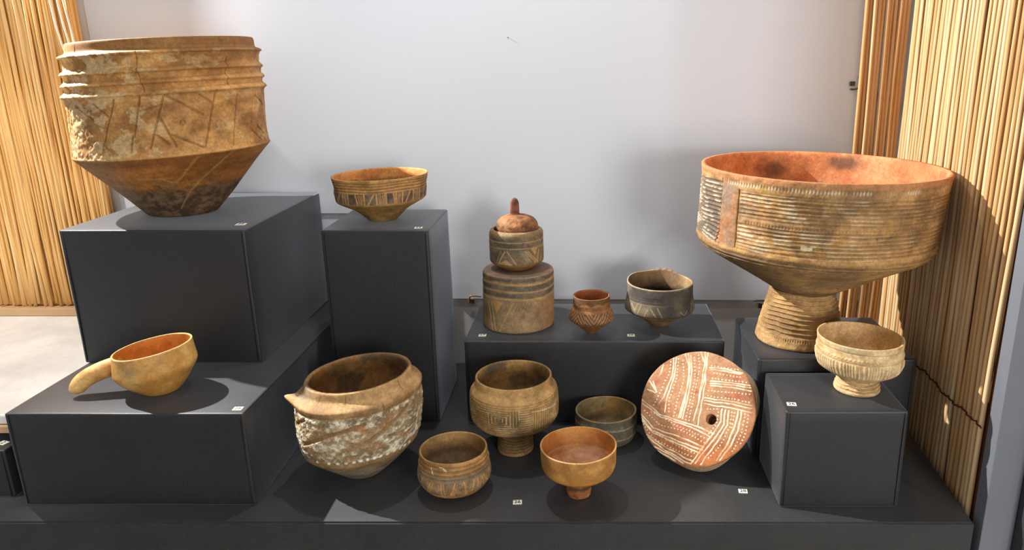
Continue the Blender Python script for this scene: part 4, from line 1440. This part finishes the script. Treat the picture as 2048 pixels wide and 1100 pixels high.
def paint_disc(S, inside):
    P = S.P
    X, Y = P[:, 0] * 1000, P[:, 1] * 1000
    face = sstep(-0.0015, -0.0005, S.z)
    X2 = X + 3.0 * (fbm(P, 60, 3, 2) - 0.5)
    Y2 = Y + 3.0 * (fbm(P, 60, 4, 2) - 0.5)
    col = mottle(P, L(136, 78, 44), L(168, 106, 64), 22, 5, 0.36, 0.64)
    pale = sstep(0.42, 0.6, fbm(P, 14, 7) + 0.16 * sstep(20, -30, X) * sstep(-30, 10, Y))
    col = mixc(col, L(178, 138, 100), pale * 0.5)
    col = mixc(col, L(168, 94, 40), sstep(-40, -75, Y) * 0.6)
    for cx_, cy_, r_ in ((-18, -40, 20), (-88, 32, 10), (-8, 30, 9), (70, 36, 15), (62, 72, 14), (40, -72, 14)):
        col = mixc(col, L(164, 78, 44), np.exp(-(((X - cx_) / r_) ** 2 + ((Y - cy_) / (r_ * 0.6)) ** 2)) * 0.7)
    d = seg_dist(X2, Y2, DL)
    ln = (1 - sstep(0.7, 1.6, d)) * face
    ln = ln * (0.4 + 0.6 * sstep(0.3, 0.5, fbm(P, 70, 12, 2)))
    dm = np.full(len(X), 1e9, dtype=np.float32)
    for (a, b) in DOT_PTS:
        dm = np.minimum(dm, np.hypot(X2 - a, Y2 - b))
    dot = (1 - sstep(0.9, 1.6, dm)) * face
    col = mixc(col, L(236, 214, 176), np.maximum(ln, dot) * 0.92)
    # side: lines running round
    side = 1 - face
    lines = grooves(S.z + 0.0008 * np.sin(S.th * 0.1), 0.0068, 0.7)
    col = mixc(col, L(222, 204, 166), (1 - lines) * side * 0.7)
    col = mixc(col, L(150, 112, 70), lines * side * 0.5)
    S.dr -= 0.0008 * lines * side
    S.col = col
    PAINTED.append(np.maximum(ln, dot))


PAINTED = []


def disc_hole(V, Z, a):
    d = np.hypot(V[:, 0] * 1000 - 33, V[:, 1] * 1000 + 14.5)
    f = sstep(-0.002, -0.0005, Z)
    V[:, 2] -= 0.036 * (1 - sstep(8.6, 9.8, d)) * f
    V[:, 2] -= 0.0007 * PAINTED[-1] * f
    V[:, 2] += 0.0012 * (1 - (np.hypot(V[:, 0], V[:, 1]) / 0.108) ** 2) * f
    return V


n_ = Vector((-0.4050, -0.7350, 0.5450)).normalized()
up_ = (Vector((0, 0, 1)) - n_ * n_.z).normalized()
rt_ = up_.cross(n_)
Mx = Matrix((rt_, up_, n_)).transposed().to_4x4()
disc = empty('patterned_disc', (0.1990, 0.1780, 0.112))
tag(disc, 'round red brown disc with white incised bands and a hole, leaning before the middle plinth', 'disc', 'prehistoric clay vessels on the plinths')
disc.rotation_euler = Mx.to_euler()
o = revolve('body', [(0.0, -0.044), (0.092, -0.044), (0.101, -0.0425), (0.1055, -0.038), (0.1098, -0.006), (0.1105, -0.003), (0.1098, -0.0008), (0.1075, 0.0), (0.05, 0.0), (0.0, 0.0)],
            None, 720, 260, 0, paint_disc, M_CLAY, disc, warp=disc_hole, oval=(-0.022, 0), wob=0.004, seed=2)

R3 = np.array(Mx.to_3x3())
vv = np.empty(len(o.data.vertices) * 3, dtype=np.float32)
o.data.vertices.foreach_get('co', vv)
disc.location.z = 0.0002 - float((vv.reshape(-1, 3) @ R3.T)[:, 2].min())

# ------------------------------------------------------------------ number cards
def card(num, loc, rz, label, w=0.0155, d=0.0125, tilt=0.0):
    c = empty('number_card', loc, (R_(tilt), 0, R_(rz)))
    tag(c, label, 'number card', 'small cream number cards')
    bm = bmesh.new()
    add_box(bm, (-w / 2, -d / 2, 0.0), (w / 2, d / 2, 0.0009), 0.00015, 1)
    bm_obj('card', bm, M_CARD, c)
    cu = bpy.data.curves.new('numerals', 'FONT')
    cu.body = num
    cu.size = 0.0118
    cu.align_x = 'CENTER'
    cu.align_y = 'CENTER'
    cu.offset = 0.00012
    cu.extrude = 0.00008
    cu.resolution_u = 3
    tmp = bpy.data.objects.new('numerals_tmp', cu)
    COL.objects.link(tmp)
    dg = bpy.context.evaluated_depsgraph_get()
    me = bpy.data.meshes.new_from_object(tmp.evaluated_get(dg))
    bpy.data.objects.remove(tmp, do_unlink=True)
    me.materials.clear()
    k = link('numerals', me, M_INK, c)
    k.location = (0, 0, 0.0010)
    return c


card('26', (-0.6665, 0.3024, 0.4382), 4, 'cream number card at the corner of the cube plinth beside the biggest jar', 0.018, 0.016)
card('26', (-0.3428, 0.3657, 0.4172), 3, 'cream card reading 26 beside the striped bowl on the tall plinth')
card('27', (-0.2256, 0.3759, 0.1842), 0, 'cream card reading 27 in front of the clay drum')
card('26', (0.086, 0.3759, 0.1842), 0, 'cream card reading 26 between little cup and dark bowl')
card('26', (-0.5948, 0.0538, 0.1742), 2, 'cream card reading 26 beside the ladle on the wide low plinth')
card('26', (-0.1263, 0.0439, 0.0002), 4, 'cream card reading 26 on the stage before the front bowls')
card('28', (0.2732, 0.0784, 0.0002), -4, 'cream card reading 28 on the stage before the patterned disc')
card('26', (0.3408, 0.0567, 0.1812), -6, 'cream card reading 26 on the plinth of the pale footed bowl')
card('2', (-1.0335, 0.086, 0.0922), -20, 'cream card tilted on the small plinth at the left picture edge')

# ------------------------------------------------------------------ clips and nail on the board
def clip(loc, label, mat, flip=1, rot=0.0):
    c = empty('wall_clip', loc, (0, rot, 0))
    tag(c, label, 'clip')
    pts = spline([(-0.009, 0.0, -0.014), (-0.0095, -0.001, -0.004), (-0.006, -0.003, 0.004), (0.004, -0.003, 0.005), (0.012, -0.0015, 0.004), (0.020, 0.0, 0.003)], 24)
    link('hook', tube_mesh('hook', [(p[0] * flip, p[1], p[2]) for p in pts], 0.0018, 8), mat, c)
    bm = bmesh.new()
    add_box(bm, (-0.008, -0.002, -0.016), (0.002, 0.002, -0.004), 0.0006, 1)
    bm_obj('plate', bm, mat, c)


M_STEEL = plain_mat('dark_steel', lin((70, 66, 62)), 0.4, 0.2, 60.0, metal=0.7)
clip((-0.288, 0.6605, 0.176), 'rusty wire clip at the lower board edge left of the clay drum', M_RUST)
clip((0.4235, 0.6605, 0.164), 'dark clip at the board edge behind the giant foot', M_STEEL, -1)
clip((0.607, 0.6605, 0.684), 'small steel clip on the board beside the corner reeds', M_STEEL, -1, 1.57)
nl = tube_mesh('wall_nail', [(0, 0.0025, 0), (0, 0.0012, 0.0003), (0.0004, 0.0006, 0.0006)], [0.0012, 0.0014, 0.0010], 8)
o = link('wall_nail', nl, M_STEEL)
o.location = (-0.184, 0.6625, 0.787)
tag(o, 'tiny dark nail high on the white board', 'nail')
